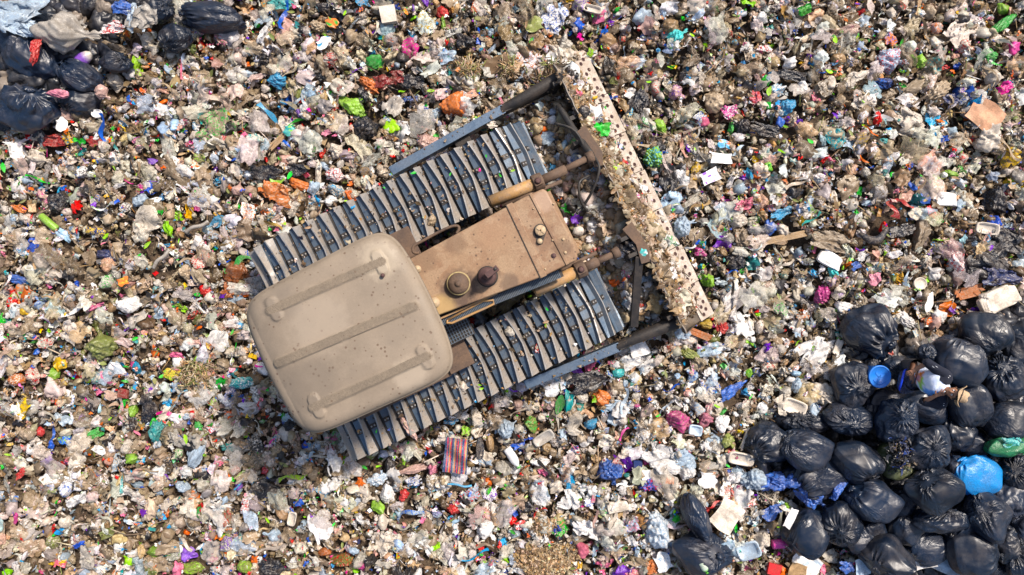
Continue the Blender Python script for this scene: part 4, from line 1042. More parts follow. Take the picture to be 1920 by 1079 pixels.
# ---- cab roof
def seg_dist(u, v, a, b):
    a = np.array(a); b = np.array(b); d = b - a; t = np.clip(((u - a[0]) * d[0] + (v - a[1]) * d[1]) / (d @ d), 0, 1)
    return np.hypot(u - a[0] - t * d[0], v - a[1] - t * d[1])
ZR = 3.08
ribs = [(LOC(505, 583, ZR), LOC(716, 490, ZR)), (LOC(518, 683, ZR), LOC(776, 574, ZR)), (LOC(585, 766, ZR), LOC(801, 668, ZR))]
def roof():
    NR, NT = 100, 360; cu, cv = -1.69, -0.17; pts, rib = [], []
    th = np.linspace(0, 2 * math.pi, NT, endpoint=False); ct, st = np.cos(th), np.sin(th)
    ex = 7.5
    Rb = (np.abs(ct / 0.99) ** ex + np.abs(st / 0.955) ** ex) ** (-1 / ex)
    ou = Rb * ct; ov = Rb * st
    ou = ou + np.where(ct > 0, 0.075 * (1 - (ov / .93) ** 2), -0.05 * (1 - (ov / .93) ** 2))      # bowed front and rear edges
    ov = ov * (1 - 0.035 * (0.9 - ou))                                                     # narrower rear
    P = []; RB = []
    rs = np.concatenate([np.linspace(0.0, 0.9, 70), np.linspace(0.905, 1.0, NR - 70)])
    for r in rs:
        u = cu + ou * r; v = cv + ov * r
        z = ZR - 0.035 * ((u - cu) ** 2 + (v - cv) ** 2)
        e = np.clip((r - 0.86) / 0.14, 0, 1); z = z - 0.095 * (1 - np.sqrt(np.clip(1 - e * e, 0, 1)))
        rear = np.clip((cu - 0.62 - u) / 0.3, 0, 1); z = z - 0.06 * rear ** 2
        m = np.zeros_like(u)
        for i, (a, b) in enumerate(ribs):
            w = 0.062; d = seg_dist(u, v, a, b); k = np.clip((w - d) / 0.014, 0, 1)
            if i != 1:
                for q, off in ((a, 0.05), (b, -0.03)):
                    for sgn in (-1, 1):
                        c = (q[0] + off, q[1] + 0.085 * sgn)
                        dd = seg_dist(u, v, c, (q[0] + off, q[1])); k = np.maximum(k, np.clip((0.075 - dd) / 0.014, 0, 1))
            m = np.maximum(m, k)
        m = m * (1 - e); z = z + 0.026 * m * m * (3 - 2 * m)
        P.append(np.stack([u, v, z], 1)); RB.append(np.min([seg_dist(u, v, a, b) for a, b in ribs], 0) < .05)
    for k, (sc, dzz) in enumerate(((1.012, -0.004), (1.018, -0.016), (1.018, -0.05), (1.0, -0.07), (0.9, -0.08), (0.4, -0.08))):   # flanged lip and underside
        u = cu + ou * sc; v = cv + ov * sc; z = P[NR - 1][:, 2] if k < 4 else np.full(NT, ZR - 0.2)
        P.append(np.stack([u, v, z + dzz], 1)); RB.append(np.full(NT, k == 1))
    n = len(P); P = np.concatenate(P); RB = np.concatenate(RB)
    i, j = np.meshgrid(np.arange(n - 1), np.arange(NT), indexing='ij'); a = (i * NT + j).ravel(); b = (i * NT + (j + 1) % NT).ravel()
    F = np.concatenate([np.stack([a, a + NT, b + NT], 1), np.stack([a, b + NT, b], 1)])
    mi = (RB[F].sum(1) >= 2).astype(int)
    link('cab_roof', build_mesh('cab_roof', P, F, mats=['roof_paint', 'roof_rib'], mi=mi), dz)
roof()
rb = MB(); q = LOC(718, 517, ZR); rb.lathe([(.0, .0), (.022, .004), (.026, .02), (.016, .035), (.004, .04)], (q[0], q[1], ZR + 0.0)); 
ro = bpy.data.objects['cab_roof']; rb.make('beacon_socket', ['exhaust_metal'], ro)

# ---- cab body under the roof
cab = MB()
for u in (-2.38, -0.92):
    for v in (-.92, .58): cab.box(u - .05, u + .05, v - .05, v + .05, 1.35, 2.93)
cab.box(-2.43, -.87, -.97, .63, 1.1, 1.7); cab.box(-2.43, -.87, -.97, .63, 2.82, 2.94)
cabo = cab.make('cab', ['yellow_paint'], dz, 0.015)
for nm, (x0, x1, y0, y1) in {'f': (-.905, -.885, -.86, .52), 'r': (-2.415, -2.395, -.86, .52), 's': (-2.32, -.98, -.95, -.93), 't': (-2.32, -.98, .59, .61)}.items():
    g = MB(); g.box(x0, x1, y0, y1, 1.705, 2.815); g.make('window', ['cab_glass'], cabo)
st_ = MB(); st_.box(-1.9, -1.4, -.45, .1, 1.705, 1.95); st_.box(-1.95, -1.83, -.42, .07, 1.955, 2.5); st_.make('seat', ['hose_rubber'], cabo, 0.03)

# ---- chassis, transmission and belly between the tracks
ch = MB(); ch.box(-2.6, 1.32, -.58, .46, .35, 1.05); ch.box(-.8, 1.2, -.40, .30, 1.055, 1.5); ch.box(-.2, .9, -.36, .26, 1.5, 2.0)
ch.box(-2.75, -2.55, -.7, .55, .5, 1.6)
ch.make('chassis', ['dark_metal'], dz, 0.02)

# ---- bonnet
hood = [LOC(752, 496, 2.2), LOC(1005, 357, 2.2), LOC(1020, 354, 2.2), LOC(1078, 458, 2.2), LOC(1081, 487, 2.16), LOC(1024, 520, 2.2), LOC(815, 597, 2.2), LOC(800, 600, 2.2)]
hood[0] = (-.95, hood[0][1]); hood[-1] = (-.95, -.40)
hb = MB()
poly = [(-.95, -.41), (-.72, -.42), (.75, -.565), (1.19, -.565), (1.235, -.53), (1.27, -.38), (1.245, .40), (1.215, .45), (.95, .455), (-.95, .375)]
# top panel with a soft crown towards its sides
hb.prism(poly, 2.06, 2.2)
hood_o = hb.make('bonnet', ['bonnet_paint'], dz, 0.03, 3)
hs = MB(); a0, a1 = LOC(957, 387, 2.205), LOC(1018, 516, 2.205)
hs.beam((a0[0] - .0, .462, 2.203), (a1[0], -.57, 2.203), 0.085, 0.022)
hs.beam((a0[0] + .3, .462, 2.205), (a1[0] + .34, -.562, 2.205), 0.04, 0.024)
hs.make('seam_strip', ['bonnet_paint'], hood_o, 0.006)
hk = MB(); hk.beam((a0[0] - .046, .462, 2.206), (a1[0] - .046, -.575, 2.206), 0.008, 0.012); hk.make('panel_gap', ['dark_metal'], hood_o)
for (px, py, r) in ((1012, 400, .013), (1036, 451, .013), (1056, 449, .02), (1060, 474, .02), (1038, 383, .013), (1000, 392, .01), (1022, 505, .013)):
    q = LOC(px, py, 2.2); m = MB(); m.lathe([(r, 0), (r, .012), (r * .7, .018), (0.001, .02)], (q[0], q[1], 2.2), seg=10); m.make('bolt', ['cap_paint'], hood_o)
q = LOC(1038, 480, 2.2); m = MB(); m.lathe([(.034, 0), (.034, .004), (.012, .004), (.01, .01), (.001, .01)], (q[0], q[1], 2.2)); m.make('drain_cap', ['exhaust_metal'], hood_o)
# front engine cap on an oval plate
a, b = LOC(1013, 433, 2.2), LOC(1012, 453, 2.2); m = MB()
m.prism([(a[0] + .088 * math.cos(t), a[1] + .088 * math.sin(t)) for t in np.linspace(-.3, math.pi + .3, 16)] + [(b[0] + .045 * math.cos(t), b[1] + .045 * math.sin(t)) for t in np.linspace(math.pi + .35, 2 * math.pi - .35, 8)], 2.2, 2.206)
pl = m.make('cap_plate', ['dark_metal'], hood_o)
m = MB(); m.lathe([(.055, 0), (.068, .01), (.07, .05), (.06, .06), (.0, .06)], (a[0], a[1], 2.206)); m.beam((a[0] - .05, a[1] - .03, 2.27), (a[0] + .05, a[1] + .03, 2.27), .018, .012); m.beam((a[0] - .03, a[1] + .05, 2.27), (a[0] + .03, a[1] - .05, 2.27), .018, .012)
m.lathe([(.032, 0), (.036, .02), (.03, .04), (.0, .042)], (b[0], b[1], 2.206)); m.make('radiator_cap', ['cap_paint'], pl)
# round caps near the cab
for (px, py, r) in ((783, 505, .045), (815, 568, .065)):
    q = LOC(px, py, 2.2); m = MB()
    m.lathe([(r * 1.06, 0), (r * 1.06, .006), (r * .96, .008), (r, .03), (r * .9, .045), (r * .3, .048), (r * .18, .062), (.001, .064)], (q[0], q[1], 2.2), seg=30)
    m.make('filler_cap', ['cap_paint'], hood_o)
# pre-cleaner dome, with a worn yellow rim
q = LOC(860, 532, 2.25); m = MB()
m.lathe([(.10, 0), (.10, .05), (.148, .055), (.152, .07), (.148, .085), (.134, .088)], (q[0], q[1], 2.2), 1, 40)
m.lathe([(.138, .08), (.133, .10), (.11, .135), (.06, .155), (.04, .158), (.036, .175), (.02, .185), (.001, .187)], (q[0], q[1], 2.2), 0, 40)
m.make('air_precleaner', ['roof_rib' if False else 'rusty_metal', 'yellow_worn'], dz)
# exhaust stack
q = LOC(914, 519, 2.2); x, y = q; m = MB()
m.lathe([(.135, 0), (.135, .002), (.001, .002)], (x, y, 2.2), 1, 32)
m.lathe([(.112, .0), (.118, .06), (.118, .16), (.112, .2), (.09, .235), (.05, .25), (.045, .27), (.001, .27)], (x, y, 2.2), 0, 32)
e = to_local(*[c + d for c, d in zip(W(921, 498, 2.6), (0, 0))])
m.tube(smooth_path([(x, y, 2.46), (x + .0, y, 2.52), (x + .02, y + .0, 2.57), (x + .08, y + .015, 2.6), (x + .16, y + .03, 2.615)], 5), .04)
m.beam((x + .0, y - .0, 2.645), (x + .17, y + .035, 2.655), .07, .012)
m.lathe([(.02, 0), (.02, .004), (.001, .004)], (x + .135, y + .03, 2.662), 1, 12)
m.make('exhaust_stack', ['exhaust_metal', 'hose_rubber'], dz)
# radiator guard and side grille
m = MB(); m.box(1.15, 1.30, -.5, .40, .8, 2.05); m.make('radiator_guard', ['bonnet_paint'], dz, 0.015)
m = MB(); m.beam((-.95, -.50, 1.98), (.98, -.63, 1.98), .10, .03); g = m.make('side_grille', ['dark_metal'], dz)
m = MB()
for i in range(86):
    t = i / 86; u = -.9 + 1.85 * t; v = -.50 - .13 * t; m.box(u, u + .011, v - .055, v + .055, 1.996, 2.006)
m.make('grille_bars', ['track_steel'], g)
m = MB(); m.beam((-.93, -.46, 2.06), (.1, -.50, 2.06), .022, .02); m.make('trim_rail', ['yellow_paint'], g)
m = MB(); p = [LOC(*c, 2.0) for c in ((840, 600), (905, 565), (925, 563), (926, 570), (910, 578), (848, 606), (838, 606))]
m.tube([(a[0], a[1], 2.02) for a in p] + [(p[0][0], p[0][1], 2.02)], .016, 0, 8); m.make('handrail', ['yellow_paint'], dz)
m = MB(); p = [LOC(*c, 2.0) for c in ((786, 475), (776, 474), (775, 464), (784, 457), (835, 430), (856, 424), (861, 430), (856, 439))]
m.tube(smooth_path([(a[0], a[1], 2.02) for a in p], 4), .02, 0, 8); m.make('handrail', ['rusty_metal'], dz)
# perforated step by the cab
m = MB(); s0, s1 = LOC(838, 606, 1.75), LOC(872, 640, 1.75); m.box(-.86, -.42, -.86, -.56, 1.5, 1.53); stp = m.make('step_plate', ['dark_metal'], dz)
m = MB()
for i in range(11): m.box(-.85 + i * .04, -.84 + i * .04, -.85, -.57, 1.531, 1.55)
for i in range(7): m.box(-.85, -.43, -.85 + i * .045, -.842 + i * .045, 1.532, 1.548)
m.make('step_mesh', ['track_steel'], stp)
for (v0, v1) in ((.42, .98), (-1.25, -.7)):
    m = MB(); m.box(-.98, -.62, v0 + .02, v1 - .05, 1.28, 1.36) if v0 < 0 else m.box(-.98, -.60, v0, v1 - .12, 1.50, 1.56); m.box(-2.4, -.985, v0, v1, 1.25, 1.3); m.make('fender', ['rusty_metal'], dz, 0.012)

# ---- lift cylinders
for vy, pts in ((1, [(919, 379), (1008, 342), (1060, 318), (1103, 296)]), (-1, [(1003, 547), (1088, 506), (1120, 491), (1152, 476)])):
    c = [LOC(*p, z) for p, z in zip(pts, (1.78, 1.72, 1.66, 1.58))]; c = [(a[0], a[1], z) for a, z in zip(c, (1.78, 1.72, 1.66, 1.58))]
    m = MB(); m.tube([c[0], c[1]], .082, 0, 22); m.tube([tuple(np.array(c[0]) + (-.012, 0, .0)), tuple(np.array(c[0]) + (-.002, 0, 0))], .06, 0, 22)
    cy = m.make('lift_cylinder', ['yellow_paint'], dz)
    d = np.array(c[1]) - np.array(c[0]); d /= np.linalg.norm(d); k = np.array(c[1])
    m = MB(); m.tube([tuple(k - d * .07), tuple(k + d * .07)], .115, 0, 22); m.box(k[0] - .06, k[0] + .06, k[1] - .06, k[1] + .06, k[2] + .06, k[2] + .13)
    m.lathe([(.045, 0), (.045, .02), (.03, .022), (.03, .03), (.001, .03)], (k[0], k[1], k[2] + .13), 1, 16)
    m.make('clamp', ['rusty_metal', 'exhaust_metal'], cy, 0.01)
    m = MB(); m.tube([tuple(k + d * .07), c[2]], .066, 0, 18); m.tube([c[2], c[3]], .045, 0, 16); m.tube([tuple(np.array(c[3]) - d * .03), tuple(np.array(c[3]) + d * .07)], .075, 0, 14)
    m.make('cylinder_rod', ['rusty_metal'], cy)
    off = np.array((0, -.11 * vy, -.02))
    m = MB(); m.tube([tuple(np.array(c[0]) + d * .12 + off), tuple(k + off + d * .3)], .026, 0, 10); m.make('hydraulic_pipe', ['rusty_metal'], cy)
    m = MB(); m.beam((c[0][0] + .45, -.06 + .62 * vy, 1.0), (c[0][0] + .6, c[1][1], 1.68), .12, .1); m.make('cylinder_bracket', ['dark_metal'], cy)

# ---- tracks
def shoe_mesh():
    ny = 17; ys = np.linspace(-.48, .48, ny); P, F, M = [], [], []
    for y in ys:
        k = (abs(y) / .48) ** 1.3; xr = .050 - .068 * k + .010 * (y / .48); top = .072 + .012 * k
        P += [(-.095, y, 0), (xr - .032, y, .012), (xr - .012, y, top), (xr + .006, y, top), (.079, y, .004), (.079, y, -.02), (-.095, y, -.02)]
    for i in range(ny - 1):
        for j in range(7):
            a = i * 7 + j; b = i * 7 + (j + 1) % 7; F += [(a, a + 7, b + 7), (a, b + 7, b)]; M += [0 if j in (0, 1, 4, 5, 6) else 3 if j == 2 else 1] * 2  # light painted in: pale sunward slope, dark back ramp, bright highlight along the ridge
    for e, r in ((0, False), ((ny - 1) * 7, True)):
        for j in range(1, 6): F.append((e, e + j, e + j + 1) if not r else (e, e + j + 1, e + j)); M.append(1)
    m = MB(); m.P.append(np.array(P)); m.F.append(np.array(F)); m.M = M; m.n = len(P); m.fl = [True] * len(F)
    for y in (-.13, .07):
        m.box(-.092, .004, y - .036, y + .036, .0, .018, 2)
        for x in (-.07, -.022): m.lathe([(.014, 0), (.014, .012), (.001, .013)], (x, y, .018), 3, 6)
    P = np.concatenate(m.P); F = np.concatenate(m.F)
    return build_mesh('track_shoe', P, F, mats=['track_steel', 'grouser_steel', 'dark_metal', 'bolt_steel'], mi=m.M, flat_faces=np.array(m.fl))
SH = shoe_mesh()
UC0, UC1, RT, ZC = -2.42, 0.98, .47, .60
for vc, uo in ((1.13, 0.0), (-1.285, 0.03)):
    m = MB(); m.box(UC0, UC1, vc - .14, vc + .14, .35, .85); m.box(UC0 - .1, UC1 + .1, vc - .45, vc + .45, .98, 1.035)  # wide dark sheet under the shoes, added to put shade in the gaps
    for u in np.linspace(UC0 + .35, UC1 - .35, 7): m.tube([(u, vc - .2, .3), (u, vc + .2, .3)], .13, 0, 16)
    tr = m.make('track', ['dark_metal'], dz)
    for u, nm in ((UC0, 'sprocket'), (UC1, 'idler')):
        m = MB(); m.tube([(u, vc - .1, ZC), (u, vc + .1, ZC)], RT - .06, 0, 30); m.make(nm, ['dark_metal'], tr)
    pts, L = [], UC1 - UC0; per = 2 * L + 2 * math.pi * RT; n = round(per / .213)
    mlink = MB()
    for i in range(n):
        s = (i + .5) * per / n
        if s < L: u, z, an = UC0 + s, ZC + RT, 0.0
        elif s < L + math.pi * RT: t = (s - L) / RT; u, z, an = UC1 + RT * math.sin(t), ZC + RT * math.cos(t), t
        elif s < 2 * L + math.pi * RT: u, z, an = UC1 - (s - L - math.pi * RT), ZC - RT, math.pi
        else: t = (s - 2 * L - math.pi * RT) / RT; u, z, an = UC0 - RT * math.sin(t), ZC - RT * math.cos(t), math.pi + t
        o = bpy.data.objects.new('track_shoe', SH); C.objects.link(o); o.parent = tr
        sg = 0.0 if an else 0.018 * math.sin((u - UC0) * 1.9)
        o.location = (u + uo, vc, z - sg + 0.0); o.rotation_euler = (0, an, 0)
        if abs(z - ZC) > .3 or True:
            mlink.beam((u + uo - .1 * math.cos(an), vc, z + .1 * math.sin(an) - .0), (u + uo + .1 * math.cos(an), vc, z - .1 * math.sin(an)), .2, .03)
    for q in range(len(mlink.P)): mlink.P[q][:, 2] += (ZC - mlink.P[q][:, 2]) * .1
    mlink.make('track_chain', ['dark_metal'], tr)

# ---- push arms
for v, kind in ((1.90, 0), (-1.99, 1)):
    m = MB(); m.beam((-.55 if kind == 0 else -.15, v - .1 * (1 - 2 * kind), .62), (1.35, v, .62), .135, .22)
    arm = m.make('push_arm', ['arm_steel'], dz, 0.012)
    m = MB(); m.tube([(1.3, v, .66), (1.55, v + .01, .68), (2.3, v + .04 * (1 - 2 * kind), .78)], [.075, .085, .10], 0, 16); m.beam((1.3, v, .62), (2.3, v, .62), .11, .22); m.make('arm_end', ['dark_metal'], arm, 0.01)
    m = MB(); vi = v - .25 * (1 - 2 * kind); m.beam((.6, vi, .5), (.6, v, .55), .25, .2); m.make('trunnion', ['dark_metal'], arm, 0.01)

# ---- blade
def blade():
    vs = np.linspace(-2.2, 2.1, 60); PR = BLADE_PROFILE[1:]; n = len(PR)
    prof = PR + [(2.252, 1.01), (2.24, .92), (2.26, .75), (2.36, .55), (2.55, .38), (2.6, .36)]
    m = len(prof); rng = np.random.default_rng(5); P, F = [], []
    for v in vs:
        w = 0.004 * math.sin(v * 3.1) + 0.005 * math.sin(v * 11) + .008 * math.sin(v * 31 + 2 * math.sin(v * 7))
        for k, (u, z) in enumerate(prof): P.append((u + (w if 3 < k < 9 else 0), v, z + (.02 * math.sin(v * 5) if 4 < k < 8 else 0)))
    for i in range(len(vs) - 1):
        for j in range(m): a = i * m + j; b = i * m + (j + 1) % m; F += [(a, b, b + m), (a, b + m, a + m)]
    for e in (0, (len(vs) - 1) * m):
        for j in range(1, m - 1): F.append((e, e + j, e + j + 1))
    mb = MB(); mb.add(P, F)
    bl = mb.make('blade', ['blade_steel'], dz)
    # bright bolted edge plates laid end to end, seven of them
    d = np.array((2.90 - 2.625, 0.30 - 0.475)); d = d / np.linalg.norm(d); nrm = np.array((-d[1], d[0]))
    cuts = [-2.22, -1.66, -1.05, -.42, .22, .86, 1.5, 2.12]; wv = [(.0, .0), (.006, .01), (-.004, .0), (.004, .008), (0, -.006), (.006, .004), (-.004, 0)]
    for i in range(7):
        a, b = cuts[i] + .006, cuts[i + 1] - .006; e = MB(); du, dz_ = wv[i]
        q0 = np.array((2.625, .475)) + nrm * (.02 + dz_); q1 = np.array((2.885 + du, .302)) + nrm * (.02 + dz_); pr = [q0, q1, q1 - nrm * .035, q0 - nrm * .035]
        P = [(q[0], a, q[1]) for q in pr] + [(q[0], b, q[1]) for q in pr]
        e.add(P, [(0,1,5),(0,5,4),(1,2,6),(1,6,5),(2,3,7),(2,7,6),(3,0,4),(3,4,7),(0,2,1),(0,3,2),(4,5,6),(4,6,7)], 0, True)
        h = e; nb = 4; M = Matrix(((nrm[1], 0, nrm[0]), (0, 1, 0), (-nrm[0], 0, nrm[1])))
        for k in range(nb):
            for t, sh in ((.34, 0), (.62, .055)):
                if (i + k) % 4 == 3 and t < .5: continue
                c = q0 + (q1 - q0) * (t + .05 * math.sin(i * 3 + k * 2)); v = a + (b - a) * (k + .5) / nb + sh + .02 * math.sin(k * 5 + i)
                p, f = sh_lathe([(.031, .001), (.031, .005), (.021, .005), (.02, .001)], 14)
                p = np.array([M @ Vector(x) for x in p]) + np.array((c[0], v, c[1])); h.add(p, f, 1)
        e.make('edge_plate', ['edge_paint', 'exhaust_metal'], bl)
    # worn top lip, raised guards over the lift brackets, and back ribs
    l = MB(); l.tube([(2.25 + 0.004 * math.sin(v * 3.1) + 0.005 * math.sin(v * 11) + .008 * math.sin(v * 31 + 2 * math.sin(v * 7)), v, 1.015 + .02 * math.sin(v * 5)) for v in vs], .008, 0, 8); l.make('top_lip', ['grouser_steel'], bl)
    for vc, s in ((.80, 1), (-.72, -1)):
        g = MB(); g.prism([(2.07, vc + .26), (2.24, vc + .30), (2.30, vc - .15), (2.22, vc - .32), (2.10, vc - .30), (2.15, vc - .02)], 1.10, 1.12)
        gp = g.make('bracket_guard', ['rusty_metal'], bl, 0.006)
        g = MB(); g.box(1.98, 2.22, vc - .16, vc - .1, .6, 1.095); g.box(1.98, 2.22, vc + .1, vc + .16, .6, 1.095); g.make('bracket', ['dark_metal'], bl, 0.01)
    for v in (-1.9, -1.2, .0, 1.3, 1.85): g = MB(); g.box(2.12, 2.2, v - .03, v + .03, .45, .95); g.make('back_rib', ['dark_metal'], bl)
blade()
m = MB(); a = LOC(1197, 480, 1.0); b = LOC(1189, 612, .75); m.beam((a[0], a[1], 1.05), (b[0], b[1], .72), .11, .12); m.make('diagonal_brace', ['dark_metal'], dz, .01)
m = MB(); a = LOC(1048, 195, .9); b = LOC(1108, 292, 1.2); m.tube(smooth_path([(a[0], a[1], .8), LOC(1080, 250, 1.0) + (1.0,), (b[0], b[1], 1.25)]), .05); m.make('tilt_brace', ['hose_rubber'], dz)
for pts in (((1112, 290), (1122, 318), (1112, 355), (1095, 385), (1082, 400)), ((1104, 330), (1085, 345), (1088, 375), (1102, 395)), ((1106, 300), (1078, 250), (1040, 232)), ((1040, 400), (1052, 395), (1056, 405), (1050, 418))):
    m = MB(); m.tube(smooth_path([LOC(*p, 1.1) + (1.1 + .1 * math.sin(i * 1.4),) for i, p in enumerate(pts)]), .02, 0, 8); m.make('hydraulic_hose', ['hose_rubber'], dz)

# ------------------------------------------------------------------ single pieces of rubbish
PAL['black'] = (.004, .010, .024)
KIND = {'k': ('plastic_bag', 'plastic bag', 'film'), 'c': ('plastic_bag', 'plastic bag', 'film'), 'l': ('plastic_bag', 'plastic bag', 'film'), 'r': ('plastic_bag', 'plastic bag', 'film'),
        'f': ('plastic_film', 'plastic film', 'film'), 't': ('film_strip', 'strip', 'film'), 's': ('wrapper', 'wrapper', 'clean_litter'), 'b': ('small_box', 'box', 'clean_litter'),
        'q': ('flat_card', 'card', 'hard_litter'), 'y': ('foam_tray', 'tray', 'clean_litter'), 'u': ('paper_cup', 'cup', 'clean_litter'), 'o': ('plastic_bottle', 'bottle', 'clean_litter'),
        'n': ('drink_can', 'can', 'clean_litter'), 'w': ('wood_piece', 'wood', 'hard_litter'), 'e': ('pipe_piece', 'pipe', 'hard_litter'), 'v': ('large_leaf', 'leaf', 'litter'),
        'd': ('round_lid', 'lid', 'clean_litter'), 'g': ('foam_block', 'foam block', 'hard_litter'), 'm': ('striped_textile', 'textile', 'hard_litter'), 'z': ('shoe_sole', 'shoe', 'hard_litter'),
        'p': ('perforated_sheet', 'plastic sheet', 'hard_litter'), 'j': ('tyre_piece', 'tyre', 'hard_litter')}

def col_of(s):
    out = []
    for q in s.split('/'):
        n, _, k = q.partition(':'); out.append(np.array(PAL[n]) * float(k or 1))
    return np.clip(out[0], 0, .9), (np.clip(out[1], 0, .9) if len(out) > 1 else None)

def shape_for(k, w, h, rng):
    """unit-free P in metres, F, per-vertex colour index or None"""
    big = max(w, h) > .34; s = 4 if big else 3
    if k in 'kclr':
        style = {'k': 'k', 'c': 'h' if rng.random() < .55 else 'c', 'l': 'c', 'r': 'r'}[k]
        p, f = sh_lump(rng, s, style)
        if k == 'l': p[:, 0] *= 1 if w > h else 1 - .3 * np.cos(p[:, 1] * 2); p[:, 1] *= (1 - .3 * p[:, 0] ** 2) if w > h else 1
        t = .55 * min(w, h)
        if k == 'k' and h > w * 1.05: p = p[:, [1, 0, 2]]; f = f[:, ::-1]
        p = p * np.array([w / 2, h / 2, t]); return p, f, None
    if k == 'f': p, f = sh_film(rng, 26 if big else 16, 1.1, .2); return p * np.array([w / 2, h / 2, .34 * min(w, h)]), f, None
    if k == 's': p, f = sh_film(rng, 8, .35, .1); return p * np.array([w / 2, h / 2, .18 * min(w, h)]), f, None
    if k == 'p': p, f = sh_film(rng, 16, .3, .05); return p * np.array([w / 2, h / 2, .12 * min(w, h)]), f, 'check'
    if k == 't': p, f = sh_strip(rng, 18); return p * np.array([w / 2, max(h, w * .5), .3 * min(w, h)]), f, None
    if k == 'v': p, f = sh_leaf(rng); return p * np.array([w / 2, h / 2, .2 * min(w, h)] if w > h else [w / 2, h / 2, .1]), f, None
    if k == 'm':
        p, f = grid(60, 20); z = .04 * np.sin(p[:, 0] * 2 + p[:, 1]) + .02 * np.sin(5 * p[:, 1] + 2 * p[:, 0]); p[:, 0] *= 1 - .05 * p[:, 1]
        return np.stack([p[:, 0] * w / 2, p[:, 1] * h / 2, z + .06], 1), f, 'stripe'
    m = MB()
    if k in 'bg':
        if k == 'b': p, f = sh_box(rng, .12); m.add(p * np.array([w / 2, h / 2, min(w, h) * .45]), f, 0, True)
        else:                                        # broken slab of foam: a worn, chipped block
            v, f = ICO[4]; q = np.sign(v) * np.abs(v) ** .35; q = q * (1 + crease(v, rng, 7, 2, 9, .09) + .08 * np.sin(v[:, :1] * 4 + v[:, 1:2] * 3)[:, 0])[:, None]; q[:, 2] = np.clip(q[:, 2], -.2, 2)
            q[:, :2] /= np.abs(q[:, :2]).max(0); m.add(q * np.array([w / 2, h / 2, min(w, h) * .3]), f, 0, True)
    elif k == 'q': p, f = grid(17, 17); r_ = rng.uniform(0, 6, 4); q = np.stack([p[:, 0] * w / 2 * (1 + .06 * np.sin(3 * p[:, 1] + r_[0])), p[:, 1] * h / 2 * (1 + .06 * np.sin(2.5 * p[:, 0] + r_[1])), .05 + .02 * np.sin(2 * p[:, 0] + r_[2]) + .03 * np.maximum(0, p[:, 0] * math.cos(r_[3]) + p[:, 1] * math.sin(r_[3]) - .5) + .35 * min(w, h) * crease(np.stack([p[:, 0], p[:, 1], 0 * p[:, 0]], 1), rng, 5, 1, 4, .12)], 1); m.add(q, f, 0, True); m.add(q - np.array([0, 0, .006]), f[:, ::-1], 0, True)
    elif k == 'y':                                   # tray with a rim and a sunk floor
        t = .05; r = [(1, 1, 0.2), (1.0, 1.0, 1), (.86, .82, 1), (.74, .68, .25)]
        P = []
        for a, b, z in r:
            for i in range(24):
                th = 2 * math.pi * i / 24; e = 5; q = (abs(math.cos(th)) ** e + abs(math.sin(th)) ** e) ** (-1 / e); P.append((a * q * math.cos(th) * w / 2, b * q * math.sin(th) * h / 2, z * t))
        F = []
        for i in range(3):
            for j in range(24): a = i * 24 + j; b = i * 24 + (j + 1) % 24; F += [(a, b, b + 24), (a, b + 24, a + 24)]
        P.append((0, 0, .25 * t)); n = 96
        for j in range(24): F.append((n, 72 + j, 72 + (j + 1) % 24))
        P = np.array(P); P[:, 2] += .02 * np.sin(P[:, 0] * 9); m.add(P, F)
    elif k == 'd': m.lathe([(.5, 0), (.5, .02), (.44, .035), (.40, .02), (.2, .018), (.001, .022)], seg=24); m.P[-1] = m.P[-1] * np.array([w, h, 1])
    elif k == 'u':
        r = h * .3; m.lathe([(r * .72, 0), (r, h * .62), (r * 1.07, h * .64), (r * .98, h * .66), (r * .68, h * .1), (.001, h * .1)], seg=20)
        m.P[-1] = m.P[-1][:, [2, 0, 1]] + np.array([-h * .3, 0, r]) if h > w * 1.5 else m.P[-1]
    elif k in 'on':
        L, r = (w, h / 2) if w > h else (h, w / 2)
        if k == 'n': pr = [(.001, 0), (r * .8, 0), (r, L * .05), (r, L * .93), (r * .8, L * .98), (r * .8, L), (.001, L * .99)]
        else: pr = [(.001, 0), (r * .85, 0), (r, L * .05), (r * .93, L * .28), (r, L * .32), (r, L * .6), (r * .7, L * .78), (r * .38, L * .86), (r * .38, L * .9), (r * .48, L * .9), (r * .48, L), (.001, L)]
        m.lathe(pr, seg=20); q = m.P[-1]; m.P[-1] = np.stack([q[:, 2] - L / 2, q[:, 0], q[:, 1] + r], 1) if w > h else np.stack([q[:, 0], q[:, 2] - L / 2, q[:, 1] + r], 1); m.F[-1] = m.F[-1] if w > h else m.F[-1][:, ::-1]
    elif k == 'w':
        for i in range(3):
            y = (i - 1) * h * .3; p, f = sh_box(rng, .2); m.add(p * np.array([w * rng.uniform(.4, .5), h * .17, .05]) + np.array([rng.uniform(-.05, .05) * w, y, .003 * i]), f, 0, True)
    elif k == 'e': m.tube(smooth_path([(-w / 2, 0, .05), (-w * .15, w * .05, .08), (w * .2, -w * .02, .07), (w / 2, w * .03, .05)]), max(h / 2, .012), 0, 10)
    elif k == 'z': m.prism([(math.cos(t) * w / 2 * (1 - .18 * math.sin(t) + .12 * math.sin(2 * t)), math.sin(t) * h / 2) for t in np.linspace(0, 6.2, 22)], .02, .06)
    elif k == 'j':
        P = smooth_path([(-w / 2, h * .3, .06), (-w * .25, -h * .2, .1), (w * .1, -h * .3, .1), (w * .5, h * .3, .08)]); m.tube(P, [.03 + .035 * math.sin(math.pi * i / (len(P) - 1)) for i in range(len(P))], 0, 10)
    P = np.concatenate(m.P); F = np.concatenate(m.F); return P, F, ('mesh', np.array(m.fl))

